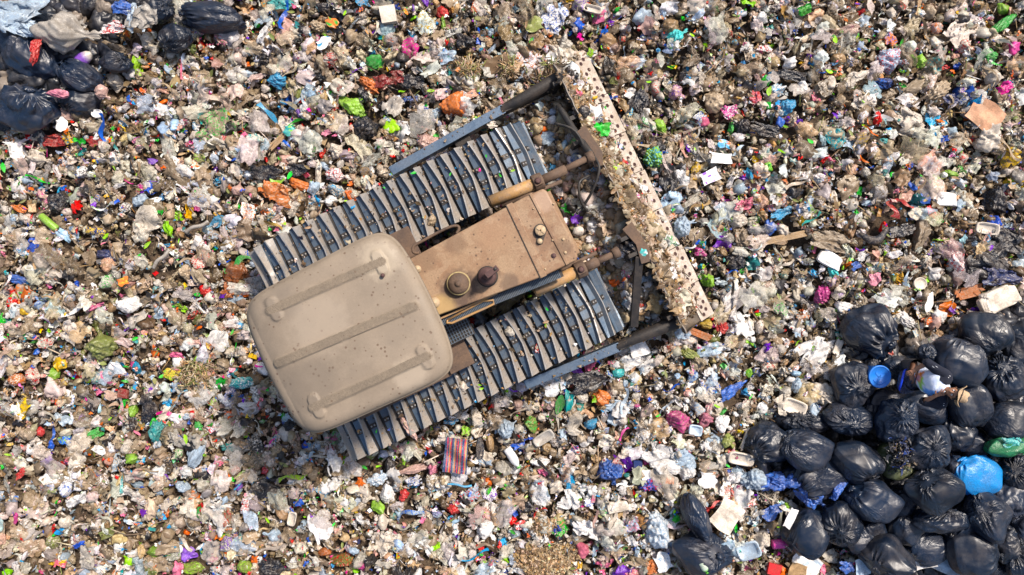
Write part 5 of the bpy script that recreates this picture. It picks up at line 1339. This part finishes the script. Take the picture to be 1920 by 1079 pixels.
ZOVER = []                                   # raised places: (mask function, height)
def base_z(px, py, lab):
    x, y = W(px, py, .15); u, v = to_local(x, y)
    if 'track' in lab and (' on ' in lab or 'stuck' in lab): return 1.12
    if 'push arm' in lab and 'lying' in lab: return .74
    if 'bracket guard' in lab: return 1.33
    if 'round the lower lift' in lab: return 1.0
    if ('blade' in lab) and ('caught' in lab or ' of the blade' in lab and (' in the' in lab or ' on the' in lab)) and 'right' not in lab:
        x, y = W(px, py, .7); u, v = to_local(x, y); return float(blade_z(min(max(u, 2.3), 2.85))) - .02
    if 'behind the upper half' in lab: return 1.0
    return None

def make_item(line, i):
    k, px, py, w, h, ang, col, lab = line.split('|'); px, py, w, h, ang = map(float, (px, py, w, h, ang))
    rng = np.random.default_rng(900 + i)
    c1, c2 = col_of(col); nm, cat, mat = KIND[k]
    if c1.max() < .02 and k in 'kcf': mat = 'black'
    zb = base_z(px, py, lab)
    if 'black bag at the bottom' in lab or 'on a black bag' in lab: zb = .62
    elif 'large grey-white plastic bag' in lab: zb = .60
    elif 'bright red plastic bag' in lab: zb = .80
    elif 'sheeting' in lab or 'very top left corner' in lab: zb = .62
    elif 'top left corner' in lab or 'upper left pile' in lab and px < 290: zb = .48
    elif 'deep blue bag squeezed' in lab: zb = .42
    elif 'bright blue bag wedged' in lab: zb = .40
    elif 'bright blue bag end' in lab: zb = .48
    elif 'teal film hanging' in lab: zb = .80
    elif 'twisted royal blue' in lab: zb = .62
    elif 'blue see-through' in lab or 'blue bag scrap' in lab: zb = .36
    elif 'under black bags' in lab or 'near the black bags' in lab: zb = .36
    elif 'grey-white' in lab: zb = .5
    if nm == 'plastic_bag' and k == 'c' and 'cloth' in lab: nm, cat = 'cloth_rag', 'cloth'
    if nm == 'plastic_bag' and k == 'c' and 'tissue' in lab: nm, cat = 'crumpled_tissue', 'tissue'
    if 'coconut' in lab: nm, cat, mat = 'coconut', 'coconut', 'hard_litter'
    if 'red ball' in lab and 'bag' not in lab: nm, cat = 'small_ball', 'ball'
    if 'plant scraps' in lab: nm, cat = 'plant_scrap', 'plant'
    if 'paper' in lab.split() and k == 's': nm, cat = 'crumpled_paper', 'paper'
    if 'brick' in lab: nm, cat = 'broken_brick', 'brick'
    if 'curled brown leaf' in lab: nm, cat = 'dry_leaf', 'leaf'
    if k == 'f' and 'cloth' in lab: nm, cat = 'cloth_rag', 'cloth'
    if k == 'm': zb = .34
    z0 = 0.0; zz = .2 if zb is None else zb
    for _ in range(2):
        x, y = W(px, py, zz + .1)
        if zb is None: z0 = float(Hgt(x, y)) + (.13 if k not in 'qsytev' else .19); zz = z0
        else: z0 = zb
    W_, H_ = S(w, z0 + .1), S(h, z0 + .1)
    P, F, ex = shape_for(k, W_, H_, rng)
    fl = None
    n = len(P); C1 = np.tile(np.append(c1, .8), (n, 1)); gr = c1.mean(); c1 = np.clip(c1 * .94 + gr * .06, 0, .9) if c1.max() > .02 else c1; C1 = np.tile(np.append(c1, .9), (n, 1)); C2 = np.tile(np.append(c2 if c2 is not None else np.clip(c1 * .72 + np.array((.52, .46, .38)) * .28, 0, 1), 1.0 if c2 is not None else (.75 if c1.max() > .02 else 0)), (n, 1))
    if k in 'qb' or (k == 's' and c2 is not None and rng.random() < .6):      # printed panels with straight edges
        C2[:, 3] = 0; cc = c2 if c2 is not None else c1 * .8; q0, q1 = P[:, 0] / W_, P[:, 1] / H_
        for _ in range(4):
            a_, b_ = rng.uniform(-.45, .3, 2); C1[(q0 > a_) & (q0 < a_ + rng.uniform(.08, .4)) & (q1 > b_) & (q1 < b_ + rng.uniform(.05, .25)), :3] = cc
    if c1.max() < .02: C1[:, 3] = .5
    if isinstance(ex, tuple): fl = ex[1]
    elif ex == 'stripe':
        sc = [(.01, .04, .12), (.01, .04, .12), (.5, .02, .05), (.01, .05, .14), (.6, .25, .05), (.5, .02, .05), (.01, .03, .1), (.01, .05, .14), (.35, .3, .2), (.55, .15, .03), (.01, .04, .12), (.5, .02, .05), (.01, .04, .1), (.6, .3, .06), (.45, .02, .04), (.01, .05, .15), (.01, .04, .12), (.5, .02, .05), (.55, .3, .08), (.01, .04, .12)]
        g = np.clip(((P[:, 0] / W_ + .5) * 20).astype(int), 0, 19); C1[:, :3] = np.array(sc)[g]; C1[:, 3] = .3
    elif ex == 'check':
        g = (np.floor((P[:, 0] / W_ + .5) * 8) + np.floor((P[:, 1] / H_ + .5) * 5)) % 2; C1[:, :3] = np.where(g[:, None] > 0, (.55, .55, .52), (.03, .03, .03))
    if k == 'o' and w > 0:                       # coloured cap and label
        ax = P[:, 0] if w > h else P[:, 1]; t = (ax - ax.min()) / (ax.max() - ax.min())
        if c2 is not None: C1[(t > .3) & (t < .62), :3] = c1; C1[(t <= .3) | (t >= .62), :3] = c2; C2[:, 3] = 0
        if 'green cap' in lab: C1[t > .88, :3] = (.05, .45, .05)
        if 'pale green' in lab: C1[t > .6, :3] = (.12, .5, .03); C1[t <= .6, :3] = (.5, .62, .5); C2[:, 3] = 0
    if 'red and blue disc' in lab: C2[:, 3] = 0; C1[P[:, 2] > 0, :3] = (.02, .06, .45)
    pleat = None
    if mat == 'black': pleat = np.stack([P[:, 0] / W_ * 3, P[:, 1] / W_ * 3, P[:, 2]], 1)
    me = build_mesh(nm, P, F, C1, C2, [mat], flat_faces=fl, pleat=pleat)
    o = link(nm, me, None, (x, y, z0 - (.04 if k in 'kclr' else 0)), math.radians(ang))
    if k in 'qsytv': o.rotation_euler = (rng.normal(0, .09), rng.normal(0, .09), math.radians(ang))
    tag(o, lab, cat)
    return o

for i, l in enumerate(ITEMS.strip().splitlines()): 
    o = make_item(l, i)
    if 'red and blue disc' in l:
        m = MB(); h = .02; r = .055
        m.lathe([(r, 0), (r, .004), (.001, .004)], (o.location.x, o.location.y, o.location.z + .13), 0, 20); P = np.concatenate(m.P); F = np.concatenate(m.F)
        cc = np.where((P[:, 1] - o.location.y > .008)[:, None], (.6, .02, .03, 0), np.where((P[:, 1] - o.location.y < -.008)[:, None], (.01, .05, .5, 0), (.8, .8, .8, 0)))
        P = P - np.array(o.location); d = link('disc_print', build_mesh('disc_print', P, F, cc, cc, ['clean_litter']), o)

# ------------------------------------------------------------------ full refuse sacks
def i_seed(rng): return rng.uniform(0, 50)
def sack(rng, kind, w, h, t, knot_deg):
    NT, NR = 168, 84
    th = np.linspace(0, 2 * math.pi, NT, endpoint=False); ph = np.linspace(0.02, math.pi - .02, NR)
    T, PH = np.meshgrid(th, ph, indexing='xy'); T = T.ravel(); PH = PH.ravel()
    e = {'n': .88, 'p': .7, 'q': .5, 't': .85}[kind]
    sp = lambda v, k: np.sign(v) * np.abs(v) ** k
    r = np.sin(PH) ** (e if kind != 'q' else .75)
    x = r * sp(np.cos(T), e); y = r * sp(np.sin(T), e); z = sp(np.cos(PH), .9)
    # gathered neck and its pleats
    k1, k2 = rng.integers(9, 13), rng.integers(17, 24); wob = .5 * np.sin(2.2 * PH + rng.uniform(0, 6)) + .35 * np.sin(3 * T + rng.uniform(0, 6))
    fall = np.exp(-((PH - .3) / .55) ** 2)
    pl = -(np.abs(np.sin(k1 * T / 2 + wob * 2)) - .6) * .17 - (np.abs(np.sin(k2 * T / 2 - wob * 3)) - .6) * .10
    amp = {'n': 1.0, 'p': .45, 'q': .6, 't': 1.3}[kind]
    N3 = np.stack([x, y, z], 1); N3 /= np.linalg.norm(N3, axis=1)[:, None]
    cr = crease(N3, rng, 5, 1.0, 2.6, .11) + crease(N3, rng, 9, 3, 9, .07 if kind in 'nt' else .02)
    bot = np.exp(-((math.pi - PH) / .5) ** 2)
    seam = bot * (np.abs(np.sin(8 * T / 2 + 1)) - .6) * .08
    s = 1 + amp * pl * fall + cr * (1 - .4 * fall) + seam
    P0 = .34; tt = np.clip(PH / P0, 0, 1); flare = np.clip(1 - tt / .55, 0, 1); R0 = math.sin(P0) ** e
    rn = np.where(tt > .55, .075 + (R0 - .075) * ((tt - .55) / .45) ** 1.6, .075 + .17 * flare ** .8 * (.6 + .6 * np.abs(np.sin(3.5 * T + 1))))
    inn = PH < P0; rn = np.where(PH < .03, .01, rn)
    z = np.where(inn, math.cos(P0) - .05 * tt + .10 * (1 - np.clip((tt - .55) / .45, 0, 1)) + .10 * flare, z - .05 * np.clip(1 - (PH - P0) / .4, 0, 1))
    bend = rng.uniform(0, 6.28)
    X = np.where(inn, rn * np.cos(T) + .16 * flare * math.cos(bend), x * s); Y = np.where(inn, rn * np.sin(T) + .16 * flare * math.sin(bend), y * s)
    P = np.stack([X, Y, z * np.where(inn, 1, np.clip(s, .8, 1.2))], 1)
    a = math.radians(knot_deg); b = rng.uniform(0, 6.28)
    Rm = Matrix.Rotation(b, 3, 'Z') @ Matrix.Rotation(a, 3, 'Y')
    P = P @ np.array(Rm).T
    P[:, 2] = np.where(P[:, 2] < -.5, -.5 + (P[:, 2] + .5) * .4, P[:, 2])
    P /= np.percentile(np.abs(P), 99, axis=0)[None]
    P = P * np.array([w / 2, h / 2, t / 2])
    i, j = np.meshgrid(np.arange(NR - 1), np.arange(NT), indexing='ij'); A = (i * NT + j).ravel(); B = (i * NT + (j + 1) % NT).ravel()
    F = np.concatenate([np.stack([A, A + NT, B + NT, B], 1)])
    fo = .3 + .7 * np.exp(-PH / .8); pv = np.stack([np.cos(T) * 1.5 * fo, np.sin(T) * 1.5 * fo, PH * .28 + i_seed(rng)], 1)
    return P, F, pv

def make_sack(line, i, col=PAL['black'], mat='black', nm='refuse_sack', cat='refuse sack', grp=None):
    k, px, py, w, h, ang, zc, kn, lab = line.split('|'); px, py, w, h, ang, zc, kn = map(float, (px, py, w, h, ang, zc, kn))
    rng = np.random.default_rng(300 + i); zc = zc * 1.15
    x, y = W(px, py, zc); w, h = S(w * 1.05, zc), S(h * 1.05, zc); t = (w + h) / 2 * rng.uniform(.74, .86)
    P, F, pv = sack(rng, k, w, h, t, kn)
    n = len(P); g = rng.uniform(.7, 1.5); c = np.tile(np.append(np.array(col) * g if mat == 'black' else col, .6), (n, 1))
    o = link(nm, build_mesh(nm, P, F, np.clip(c, 0, .95), np.clip(c, 0, .95) * np.array([1, 1, 1, 0]), [mat], pleat=pv), None, (x, y, zc), math.radians(ang))
    tag(o, lab, cat, grp); return o
for i, l in enumerate(BAGS.strip().splitlines()): make_sack(l, i)
make_sack('p|1832|892|94|74|-5|.56|82|bright blue full plastic bag on the right of the black heap', 80, (.01, .30, .75), 'film', 'plastic_bag', 'plastic bag').scale.z = .6
make_sack('p|1892|836|86|42|12|.58|60|green full plastic bag at the right edge of the black heap', 81, (.02, .22, .09), 'film', 'plastic_bag', 'plastic bag')
make_sack('n|1683|858|72|82|-15|.42|30|olive green sack with shredded black strips in the middle of the heap', 82, (.07, .085, .035), 'black', 'olive_sack', 'sack')
make_sack('n|1680|690|46|40|-15|.46|30|small brownish black bag right of the blue pail', 83)
make_sack('t|1740|662|34|32|10|.52|30|small black film bag above the shoulder of the person', 84)
o = make_sack('n|1703|716|36|46|-15|.84|30|dark blue bag with bright blue rim under the person\'s hand', 85, (.012, .02, .07))
m = MB(); o_l = o.location
m.tube([(.13 * math.cos(t) * .95 - .02, .17 * math.sin(t), .03 + .07 * math.cos(t * 2)) for t in np.linspace(1.1, 5.0, 24)], .016, 0, 8)
P = np.concatenate(m.P); F = np.concatenate(m.F); link('blue_rim', build_mesh('blue_rim', P, F, np.array((.01, .06, .75, 0)), np.array((.01, .06, .75, 0)), ['clean_litter']), o)
# shredded black strips on the olive sack: a tangle of its own
rng = np.random.default_rng(77); x, y = W(1684, 850, .7); n = 260
q = scatter([sh_strip(rng, 7) for _ in range(6)], 0, (.07, .2, 1.2), wts(dark=5, navy=1), (0, .09), 78, .6, .6, 0, pos=(x + rng.normal(0, .085, n), y + rng.normal(0, .10, n), np.full(n, .74)), dirt=.2)
tag(link('shredded_strips', build_mesh('shredded_strips', q[0], q[1], q[2], q[3], ['black'], pleat=q[0])), 'tangle of shredded glossy black strips lying on the olive green sack', 'strips')

# ------------------------------------------------------------------ blue pail
mat_simple('pail_plastic', (.01, .17, .62), 0.28, 0, (.2, .2, .2), 0.1, 6, 0, 0.04, 30)
x, y = W(1651, 707, .72); pail = bpy.data.objects.new('plastic_pail', None); C.objects.link(pail); pail.location = (x, y, .2)
tag(pail, 'round bright blue plastic pail with embossed lid among black bags', 'pail')
m = MB(); m.lathe([(.12, 0), (.15, .42), (.155, .45), (.15, .45), (.001, .44)], seg=40); m.make('body', ['pail_plastic'], pail)
m = MB(); m.lathe([(.155, .452), (.166, .455), (.168, .50), (.160, .512), (.150, .512), (.146, .500), (.001, .500)], seg=48); ld = m.make('lid', ['pail_plastic'], pail)
m = MB()
for a in (.35, 2.3, 4.25):
    m.prism([(.018 * math.cos(a + 1.5), .018 * math.sin(a + 1.5)), (.085 * math.cos(a + .2), .085 * math.sin(a + .2)), (.09 * math.cos(a - .12), .09 * math.sin(a - .12)), (.018 * math.cos(a - 1.5), .018 * math.sin(a - 1.5))], .501, .508)
m.tube([(.105 * math.cos(t), .105 * math.sin(t), .503) for t in np.linspace(3.6, 5.7, 16)], .007, 0, 8)
m.make('embossing', ['pail_plastic'], ld)

# ------------------------------------------------------------------ the person among the sacks
mat_simple('skin', (.30, .145, .085), 0.5, 0, (.22, .10, .06), 0.3, 9, 0, 0.05, 40)
mat_simple('navy_cloth', (.007, .010, .024), 0.9, 0, (.02, .02, .025), 0.2, 8, 0, 0.4, 60)
mat_simple('stripe_white', (.75, .77, .8), 0.7, 0, (.4, .35, .3), 0.2, 8, 0, 0.1, 60)
mat_simple('straw_hat', (.46, .33, .20), 0.8, 0, (.33, .22, .13), 0.4, 9, 0, 0.6, 90)
mat_simple('hair', (.012, .009, .008), 0.6, 0, (.02, .015, .01), 0.2, 9, 0, 0.3, 60)
mat_simple('trousers', (.03, .03, .04), 0.85, 0, (.09, .07, .05), 0.5, 8, 0, 0.4, 60)
m_, nt, N, Lk = new_mat('printed_shirt')
out = N('ShaderNodeOutputMaterial'); b = N('ShaderNodeBsdfPrincipled'); at = N('ShaderNodeAttribute'); at.attribute_name = 'col'; tc = N('ShaderNodeTexCoord')
nz = noise(nt, tc.outputs['Object'], 14, 3, .6, .5); Lk(mixrgb(nt, ramp(nt, nz.outputs[0], [(.4, 0), (.62, .35)]), at.outputs['Color'], (.25, .42, .8)), b.inputs['Base Color'])
b.inputs['Roughness'].default_value = .8; bp = N('ShaderNodeBump'); bp.inputs['Distance'].default_value = .02; n8 = noise(nt, tc.outputs['Object'], 9, 4); Lk(n8.outputs[0], bp.inputs['Height']); Lk(bp.outputs[0], b.inputs['Normal'])
Lk(b.outputs[0], out.inputs[0]); MATS['printed_shirt'] = m_

PZ = .18
root = bpy.data.objects.new('person', None); C.objects.link(root)
hx, hy = W(1716, 702, .92 + PZ); root.location = (hx, hy, .1)
tag(root, 'person in straw hat and printed shirt with dark striped sleeves among the black bags', 'person')
def pp(px, py, z):                      # photo point at a body height -> root space
    z += PZ; x, y = W(px, py, z); return Vector((x - hx, y - hy, z - .1))
J = dict(pel=pp(1727, 706, .84), spn=pp(1739, 713, 1.02), chs=pp(1757, 723, 1.25), nck=pp(1774, 733, 1.38), hb=pp(1782, 736, 1.44), hd=pp(1789, 738, 1.53),
         rs=pp(1773, 706, 1.32), re=pp(1739, 681, 1.20), rw=pp(1718, 692, 1.08), ls=pp(1763, 757, 1.32), le=pp(1732, 753, 1.22), lw=pp(1754, 743, 1.40),
         rh=pp(1717, 688, .86), rk=pp(1700, 684, .42), ra=pp(1712, 690, -.02), rt=pp(1698, 688, -.05), lh=pp(1709, 717, .86), lk=pp(1692, 722, .42), la=pp(1704, 722, -.02), lt=pp(1690, 722, -.05))
V, E, Rr = [], [], []
def jv(p, r): V.append(tuple(p)); Rr.append(r); return len(V) - 1
def chain(a, pts):
    for p, r in pts: i = jv(p, r); E.append((a, i)); a = i
    return a
i0 = jv(J['pel'], (.09, .08)); sp = chain(i0, [(J['spn'], (.09, .075))]); cs = chain(sp, [(J['chs'], (.12, .085))]); nk = chain(cs, [(J['nck'], (.055, .055)), (J['hb'], (.052, .052))])
def mid(a, b, t=.5): return a + (b - a) * t
ends = {}
for s in 'rl':
    ends[s] = chain(cs, [(J[s + 's'], (.056, .056)), (mid(J[s + 's'], J[s + 'e']), (.046, .046)), (J[s + 'e'], (.040, .040)), (mid(J[s + 'e'], J[s + 'w']), (.038, .034)), (J[s + 'w'], (.026, .023))])
    chain(i0, [(J[s + 'h'], (.085, .085)), (mid(J[s + 'h'], J[s + 'k']), (.075, .075)), (J[s + 'k'], (.058, .058)), (mid(J[s + 'k'], J[s + 'a'], .4), (.056, .056)), (J[s + 'a'], (.038, .038)), (J[s + 't'], (.036, .025))])
# hands: palm, four fingers of unequal length and a thumb
def hand(s, d, across, nrm, curl):
    w = J[s + 'w']; pc = w + d * .045; p = chain(ends[s], [(pc, (.030, .016)), (w + d * .08, (.034, .014))])
    for k, (off, L) in enumerate(((-.030, .066), (-.010, .077), (.011, .072), (.030, .056))):
        b = w + d * .085 + across * off; dd = (d + across * off * 5).normalized()
        q1 = b + dd * L * .45; d2 = (dd + nrm * curl).normalized(); q2 = q1 + d2 * L * .32; d3 = (dd + nrm * curl * 2.4).normalized(); q3 = q2 + d3 * L * .26
        chain(p, [(b, (.010, .010)), (q1, (.0095, .0095)), (q2, (.0088, .0088)), (q3, (.0075, .0075))])
    t = w + d * .03 - across * .028
    q1 = t + (d * .6 - across).normalized() * .032; q2 = q1 + (d - across * .4 + nrm * .5 * curl).normalized() * .028
    chain(p - 1, [(t, (.013, .013)), (q1, (.011, .011)), (q2, (.009, .009))])
dr = (pp(1706, 700, 1.03) - J['rw']).normalized(); hand('r', dr, dr.cross(Vector((0, 0, 1))).normalized(), Vector((0, 0, -1)), .5)
dl = (pp(1768, 737, 1.49) - J['lw']).normalized(); ac = dl.cross(Vector((0, 0, 1))).normalized(); hand('l', dl, ac, Vector((.3, .5, -.5)).normalized(), .9)
me = bpy.data.meshes.new('tmp'); me.from_pydata(V, E, []); tmp = link('tmp', me)
tmp.modifiers.new('s', 'SKIN'); sk = me.skin_vertices[0].data
for i, r in enumerate(Rr): sk[i].radius = r
sk[0].use_root = True
ss = tmp.modifiers.new('d', 'SUBSURF'); ss.levels = 2; ss.render_levels = 2
dg = bpy.context.evaluated_depsgraph_get(); ev = tmp.evaluated_get(dg); em = ev.to_mesh()
bp_ = np.array([v.co[:] for v in em.vertices]); bf = []
for p in em.polygons:
    vs = list(p.vertices)
    for k in range(1, len(vs) - 1): bf.append((vs[0], vs[k], vs[k + 1]))
ev.to_mesh_clear(); bpy.data.objects.remove(tmp)
# head: facing direction, with brow, nose, mouth, chin and ears worked into one surface
fwd = Vector((-.74, .28, .62)).normalized()
updir = (J['hd'] - J['hb']).normalized(); updir = (Vector((.62, -.25, .8))).normalized(); lft = updir.cross(fwd).normalized(); fw = lft.cross(updir).normalized()
hp, hf = ICO[4]; q = hp.copy(); X, Y, Z = q[:, 0], q[:, 1], q[:, 2]
rad = np.ones(len(q)); g = lambda cx, cy, cz, s, a: a * np.exp(-((X - cx) ** 2 + (Y - cy) ** 2 + (Z - cz) ** 2) / s ** 2)
rad += g(1, 0, -.12, .17, .26) + g(.95, 0, .05, .14, .10) + g(.93, 0, .28, .3, .04) - g(.9, .33, .06, .17, .10) - g(.9, -.33, .06, .17, .10) + g(.88, 0, -.5, .16, .07) - g(.88, 0, -.46, .06, .05) + g(.72, 0, -.78, .25, .12) + g(0, .98, -.02, .16, .22) + g(0, -.98, -.02, .16, .22) - g(-.3, 0, -.8, .5, .15)
q = q * rad[:, None] * np.array([.096, .074, .118]); q[:, 1] *= 1 - .22 * np.clip(-Z, 0, 1)
Mh = np.array([list(fw), list(lft), list(updir)]); q = q @ Mh + np.array(J['hd'])
P = np.concatenate([bp_, q]); F = np.concatenate([np.array(bf), hf + len(bp_)])
body = link('body', build_mesh('body', P, F, mats=['skin']), root)
def hl(a, b_, c): return Vector(J['hd']) + fw * a + lft * b_ + updir * c
for s in (-1, 1):
    m = MB(); p, f = ICO[2]; m.add(p * .012 + np.array(hl(.079, .029 * s, .006)), f); m.add(p * .0065 + np.array(hl(.087, .0295 * s, .006)), f, 1); m.make('eye', ['stripe_white', 'hair'], body)
    m = MB(); m.tube([hl(.088, .014 * s, .024), hl(.086, .03 * s, .030), hl(.074, .045 * s, .025)], .005, 0, 6); m.make('eyebrow', ['hair'], body)
# hair cap and beard shade
m = MB(); p, f = ICO[3]; w = p.copy(); keep = (w[:, 2] > -.25 + .9 * w[:, 0]); f2 = f[keep[f].all(1)]
w = w * np.array([.103, .084, .124]); m.add(w @ Mh + np.array(J['hd']), f2); m.make('hair', ['hair'], root)
# hat: tall crown and a wide brim with curled sides, tipped to the back
hu = (updir * .90 - fw * .44).normalized(); hlft = lft; hf_ = hlft.cross(hu).normalized(); hc = np.array(hl(-.035, 0, .062))
NT, prof = 48, [(.001, .105), (.035, .108), (.062, .10), (.078, .085), (.085, .045), (.090, .0), (.115, -.008), (.145, -.014), (.168, -.012), (.170, -.016), (.145, -.02), (.09, -.006)]
P, F = [], []
for r, z in prof:
    for k in range(NT):
        t = 2 * math.pi * k / NT; c, s = math.cos(t), math.sin(t)
        lift = (.055 * abs(s) ** 2.2 - .030 * abs(c) ** 2) * max(0, (r - .09) / .08) + .008 * math.sin(5 * t) * max(0, (r - .1) / .07)
        dent = -.022 * math.exp(-(s * r / .02) ** 2) if z > .09 else 0
        P.append(hc + np.array(hf_) * (r * c * 1.08) + np.array(hlft) * (r * s * (.98 if r < .1 else .9)) + np.array(hu) * (z + lift + dent))
for i in range(len(prof) - 1):
    for k in range(NT): a = i * NT + k; b2 = i * NT + (k + 1) % NT; F += [(a, b2 + NT, b2), (a, a + NT, b2 + NT)]
m = MB(); m.add(P, F); hat = m.make('hat', ['straw_hat'], root)
m = MB(); P2 = [hc + np.array(hf_) * (.0915 * math.cos(t) * 1.08) + np.array(hlft) * (.0915 * math.sin(t) * .98) + np.array(hu) * .012 for t in np.linspace(0, 2 * math.pi, 40)]
m.tube([tuple(a) for a in P2], .006, 0, 6); m.make('hat_band', ['trousers'], hat)
# shirt: a loft of wrinkled rings from hips to neckline
def loft(centres, rads, side, n=40, wr=.05, seed=3):
    rng = np.random.default_rng(seed); P = []; cs_ = smooth_path([tuple(c) for c in centres], 5); rs = smooth_path([(a, b_, 0) for a, b_ in rads], 5)
    for i, (c, r) in enumerate(zip(cs_, rs)):
        d = (Vector(cs_[min(i + 1, len(cs_) - 1)]) - Vector(cs_[max(i - 1, 0)])).normalized(); a = (side - d * side.dot(d)).normalized(); b2 = d.cross(a)
        for k in range(n):
            t = 2 * math.pi * k / n; w = 1 + wr * math.sin(3 * t + i * .7) * math.sin(i * .9 + t) + wr * .5 * math.sin(7 * t + i)
            P.append(tuple(Vector(c) + a * (r[0] * w * math.cos(t)) + b2 * (r[1] * w * math.sin(t))))
    F = []
    for i in range(len(cs_) - 1):
        for k in range(n): x_ = i * n + k; y_ = i * n + (k + 1) % n; F += [(x_, y_, y_ + n), (x_, y_ + n, x_ + n)]
    return np.array(P), np.array(F)
sd = (J['ls'] - J['rs']).normalized()
P, F = loft([J['pel'] + Vector((-.01, .0, -.06)), J['pel'] + Vector((0, 0, .04)), J['spn'], J['chs'], mid(J['chs'], J['nck'], .6), mid(J['nck'], J['hb'], .1)], [(.175, .15), (.175, .15), (.175, .14), (.195, .13), (.13, .10), (.066, .066)], sd)
# print: blue-white ground, orange flame over the belly, lime patch to the left, darker lap
d = P - np.array(J['spn']); side_ = d @ np.array(sd); up_ = P[:, 2] - J['spn'][2]
col = np.tile(np.array((.66, .72, .86, 1)), (len(P), 1)); wv = .03 * np.sin(up_ * 40 + side_ * 20)
col[up_ + wv < -.06] = (.05, .05, .09, 1); f1 = (np.abs(side_ + .02 + wv) < .085) & (up_ > -.07) & (up_ < .09); col[f1] = (.75, .2, .01, 1)
f2 = (np.abs(side_ + wv) < .045) & (up_ > -.05) & (up_ < .03); col[f2] = (.42, .05, .01, 1); f3 = (side_ > .045) & (side_ < .15) & (up_ > .0) & (up_ < .12); col[f3] = (.28, .6, .03, 1)
f4 = (np.abs(side_ - .02) < .05) & (up_ > .10) & (up_ < .15); col[f4] = (.28, .6, .03, 1); f5 = (side_ > .12) & (up_ > .12); col[f5] = (.08, .3, .8, 1)
link('shirt', build_mesh('shirt', P, F, col, mats=['printed_shirt']), root)
for s, sg in (('r', -1), ('l', 1)):
    c0 = mid(J['chs'], J[s + 's'], .45) + Vector((0, 0, .02)); c1 = J[s + 's'] + Vector((0, 0, .0)); e_ = J[s + 'e']; c4 = mid(e_, J[s + 'w'], .18 if s == 'r' else .12)
    P, F = loft([c0, c1, mid(c1, e_), e_, c4], [(.105, .10), (.095, .085), (.075, .07), (.064, .06), (.055, .052)], Vector((0, 0, 1)), 28, .05, 5)
    sl = link('sleeve', build_mesh('sleeve', P, F, mats=['navy_cloth']), root)
    for k in (-1, 1):
        m = MB(); o_ = Vector((.012 * k, .012 * k, 0)); dirn = (e_ - c1).normalized(); lat = dirn.cross(Vector((0, 0, 1))).normalized()
        m.tube([c1 + Vector((0, 0, .096)) + lat * .014 * k, mid(c1, e_, .5) + Vector((0, 0, .078)) + lat * .014 * k, mid(c1, e_, .85) + Vector((0, 0, .068)) + lat * .014 * k], .0055, 0, 6); m.make('stripe', ['stripe_white'], sl)
P, F = loft([J['pel'] + Vector((0, 0, .05)), mid(J['rh'], J['lh'])], [(.165, .13), (.19, .14)], sd, 30, .03); P2, F2 = P, F
m = MB(); m.add(P, F)
for s in 'rl':
    P, F = loft([J[s + 'h'] + Vector((0, 0, .06)), mid(J[s + 'h'], J[s + 'k']), J[s + 'k'], mid(J[s + 'k'], J[s + 'a'], .5), J[s + 'a'] + Vector((0, 0, .05))], [(.115, .115), (.10, .10), (.082, .082), (.078, .078), (.07, .07)], sd, 26, .04); m.add(P, F)
m.make('trousers', ['trousers'], root)
for s in 'rl':
    m = MB(); a = J[s + 'a']; t = J[s + 't']; m.tube([a + Vector((.03, 0, -.01)), a + Vector((0, 0, -.012)), mid(a, t) + Vector((0, 0, -.01)), t, t + (t - a) * .25], [.03, .048, .047, .046, .03], 0, 12); m.make('shoe', ['hose_rubber'], root)
m = MB(); m.tube([Vector(J['lw']) + dl * .12 + Vector((0, .01, .02)), Vector(J['lw']) + dl * .12 + Vector((-.02, .03, .075))], .008, 0, 8); g_ = m.make('white_stub', ['stripe_white'], None)
g_.location = root.location; tag(g_, 'small white stub held in the raised hand of the person', 'cigarette'); g_.name = 'cigarette'
for ln in (): pass

# ------------------------------------------------------------------ camera, sun and sky
cd = bpy.data.cameras.new('camera'); cam = bpy.data.objects.new('camera', cd); C.objects.link(cam)
cam.location = (0, 0, CAMH); cam.rotation_euler = (0, 0, 0)
cd.sensor_width = 36; cd.lens = 36 * FPX / 1920; cd.clip_end = 500; cd.clip_start = .1
bpy.context.scene.camera = cam
AZ, EL = math.radians(44), math.radians(53)           # azimuth from +Y clockwise
sd_ = Vector((math.sin(AZ) * math.cos(EL), math.cos(AZ) * math.cos(EL), math.sin(EL)))
l = bpy.data.lights.new('sun', 'SUN'); l.energy = 4.1; l.angle = math.radians(6); l.color = (1.0, .89, .77)
so = bpy.data.objects.new('sun', l); C.objects.link(so); so.rotation_euler = (-sd_).to_track_quat('-Z', 'Y').to_euler(); so.location = sd_ * 40
w = bpy.data.worlds.new('World'); bpy.context.scene.world = w; w.use_nodes = True; nt = w.node_tree
bg = nt.nodes['Background']; sky = nt.nodes.new('ShaderNodeTexSky'); sky.sky_type = 'NISHITA'; sky.sun_disc = False
sky.sun_elevation = EL; sky.sun_rotation = AZ; sky.dust_density = 2.5; nt.links.new(sky.outputs[0], bg.inputs[0]); bg.inputs[1].default_value = .115
sc = bpy.context.scene
sc.view_settings.view_transform = 'Standard'; sc.view_settings.look = 'None'; sc.view_settings.exposure = .60; sc.view_settings.gamma = 1
sc.cycles.max_bounces = 5; sc.cycles.diffuse_bounces = 3; sc.cycles.glossy_bounces = 2; sc.cycles.transmission_bounces = 3; sc.cycles.use_denoising = True
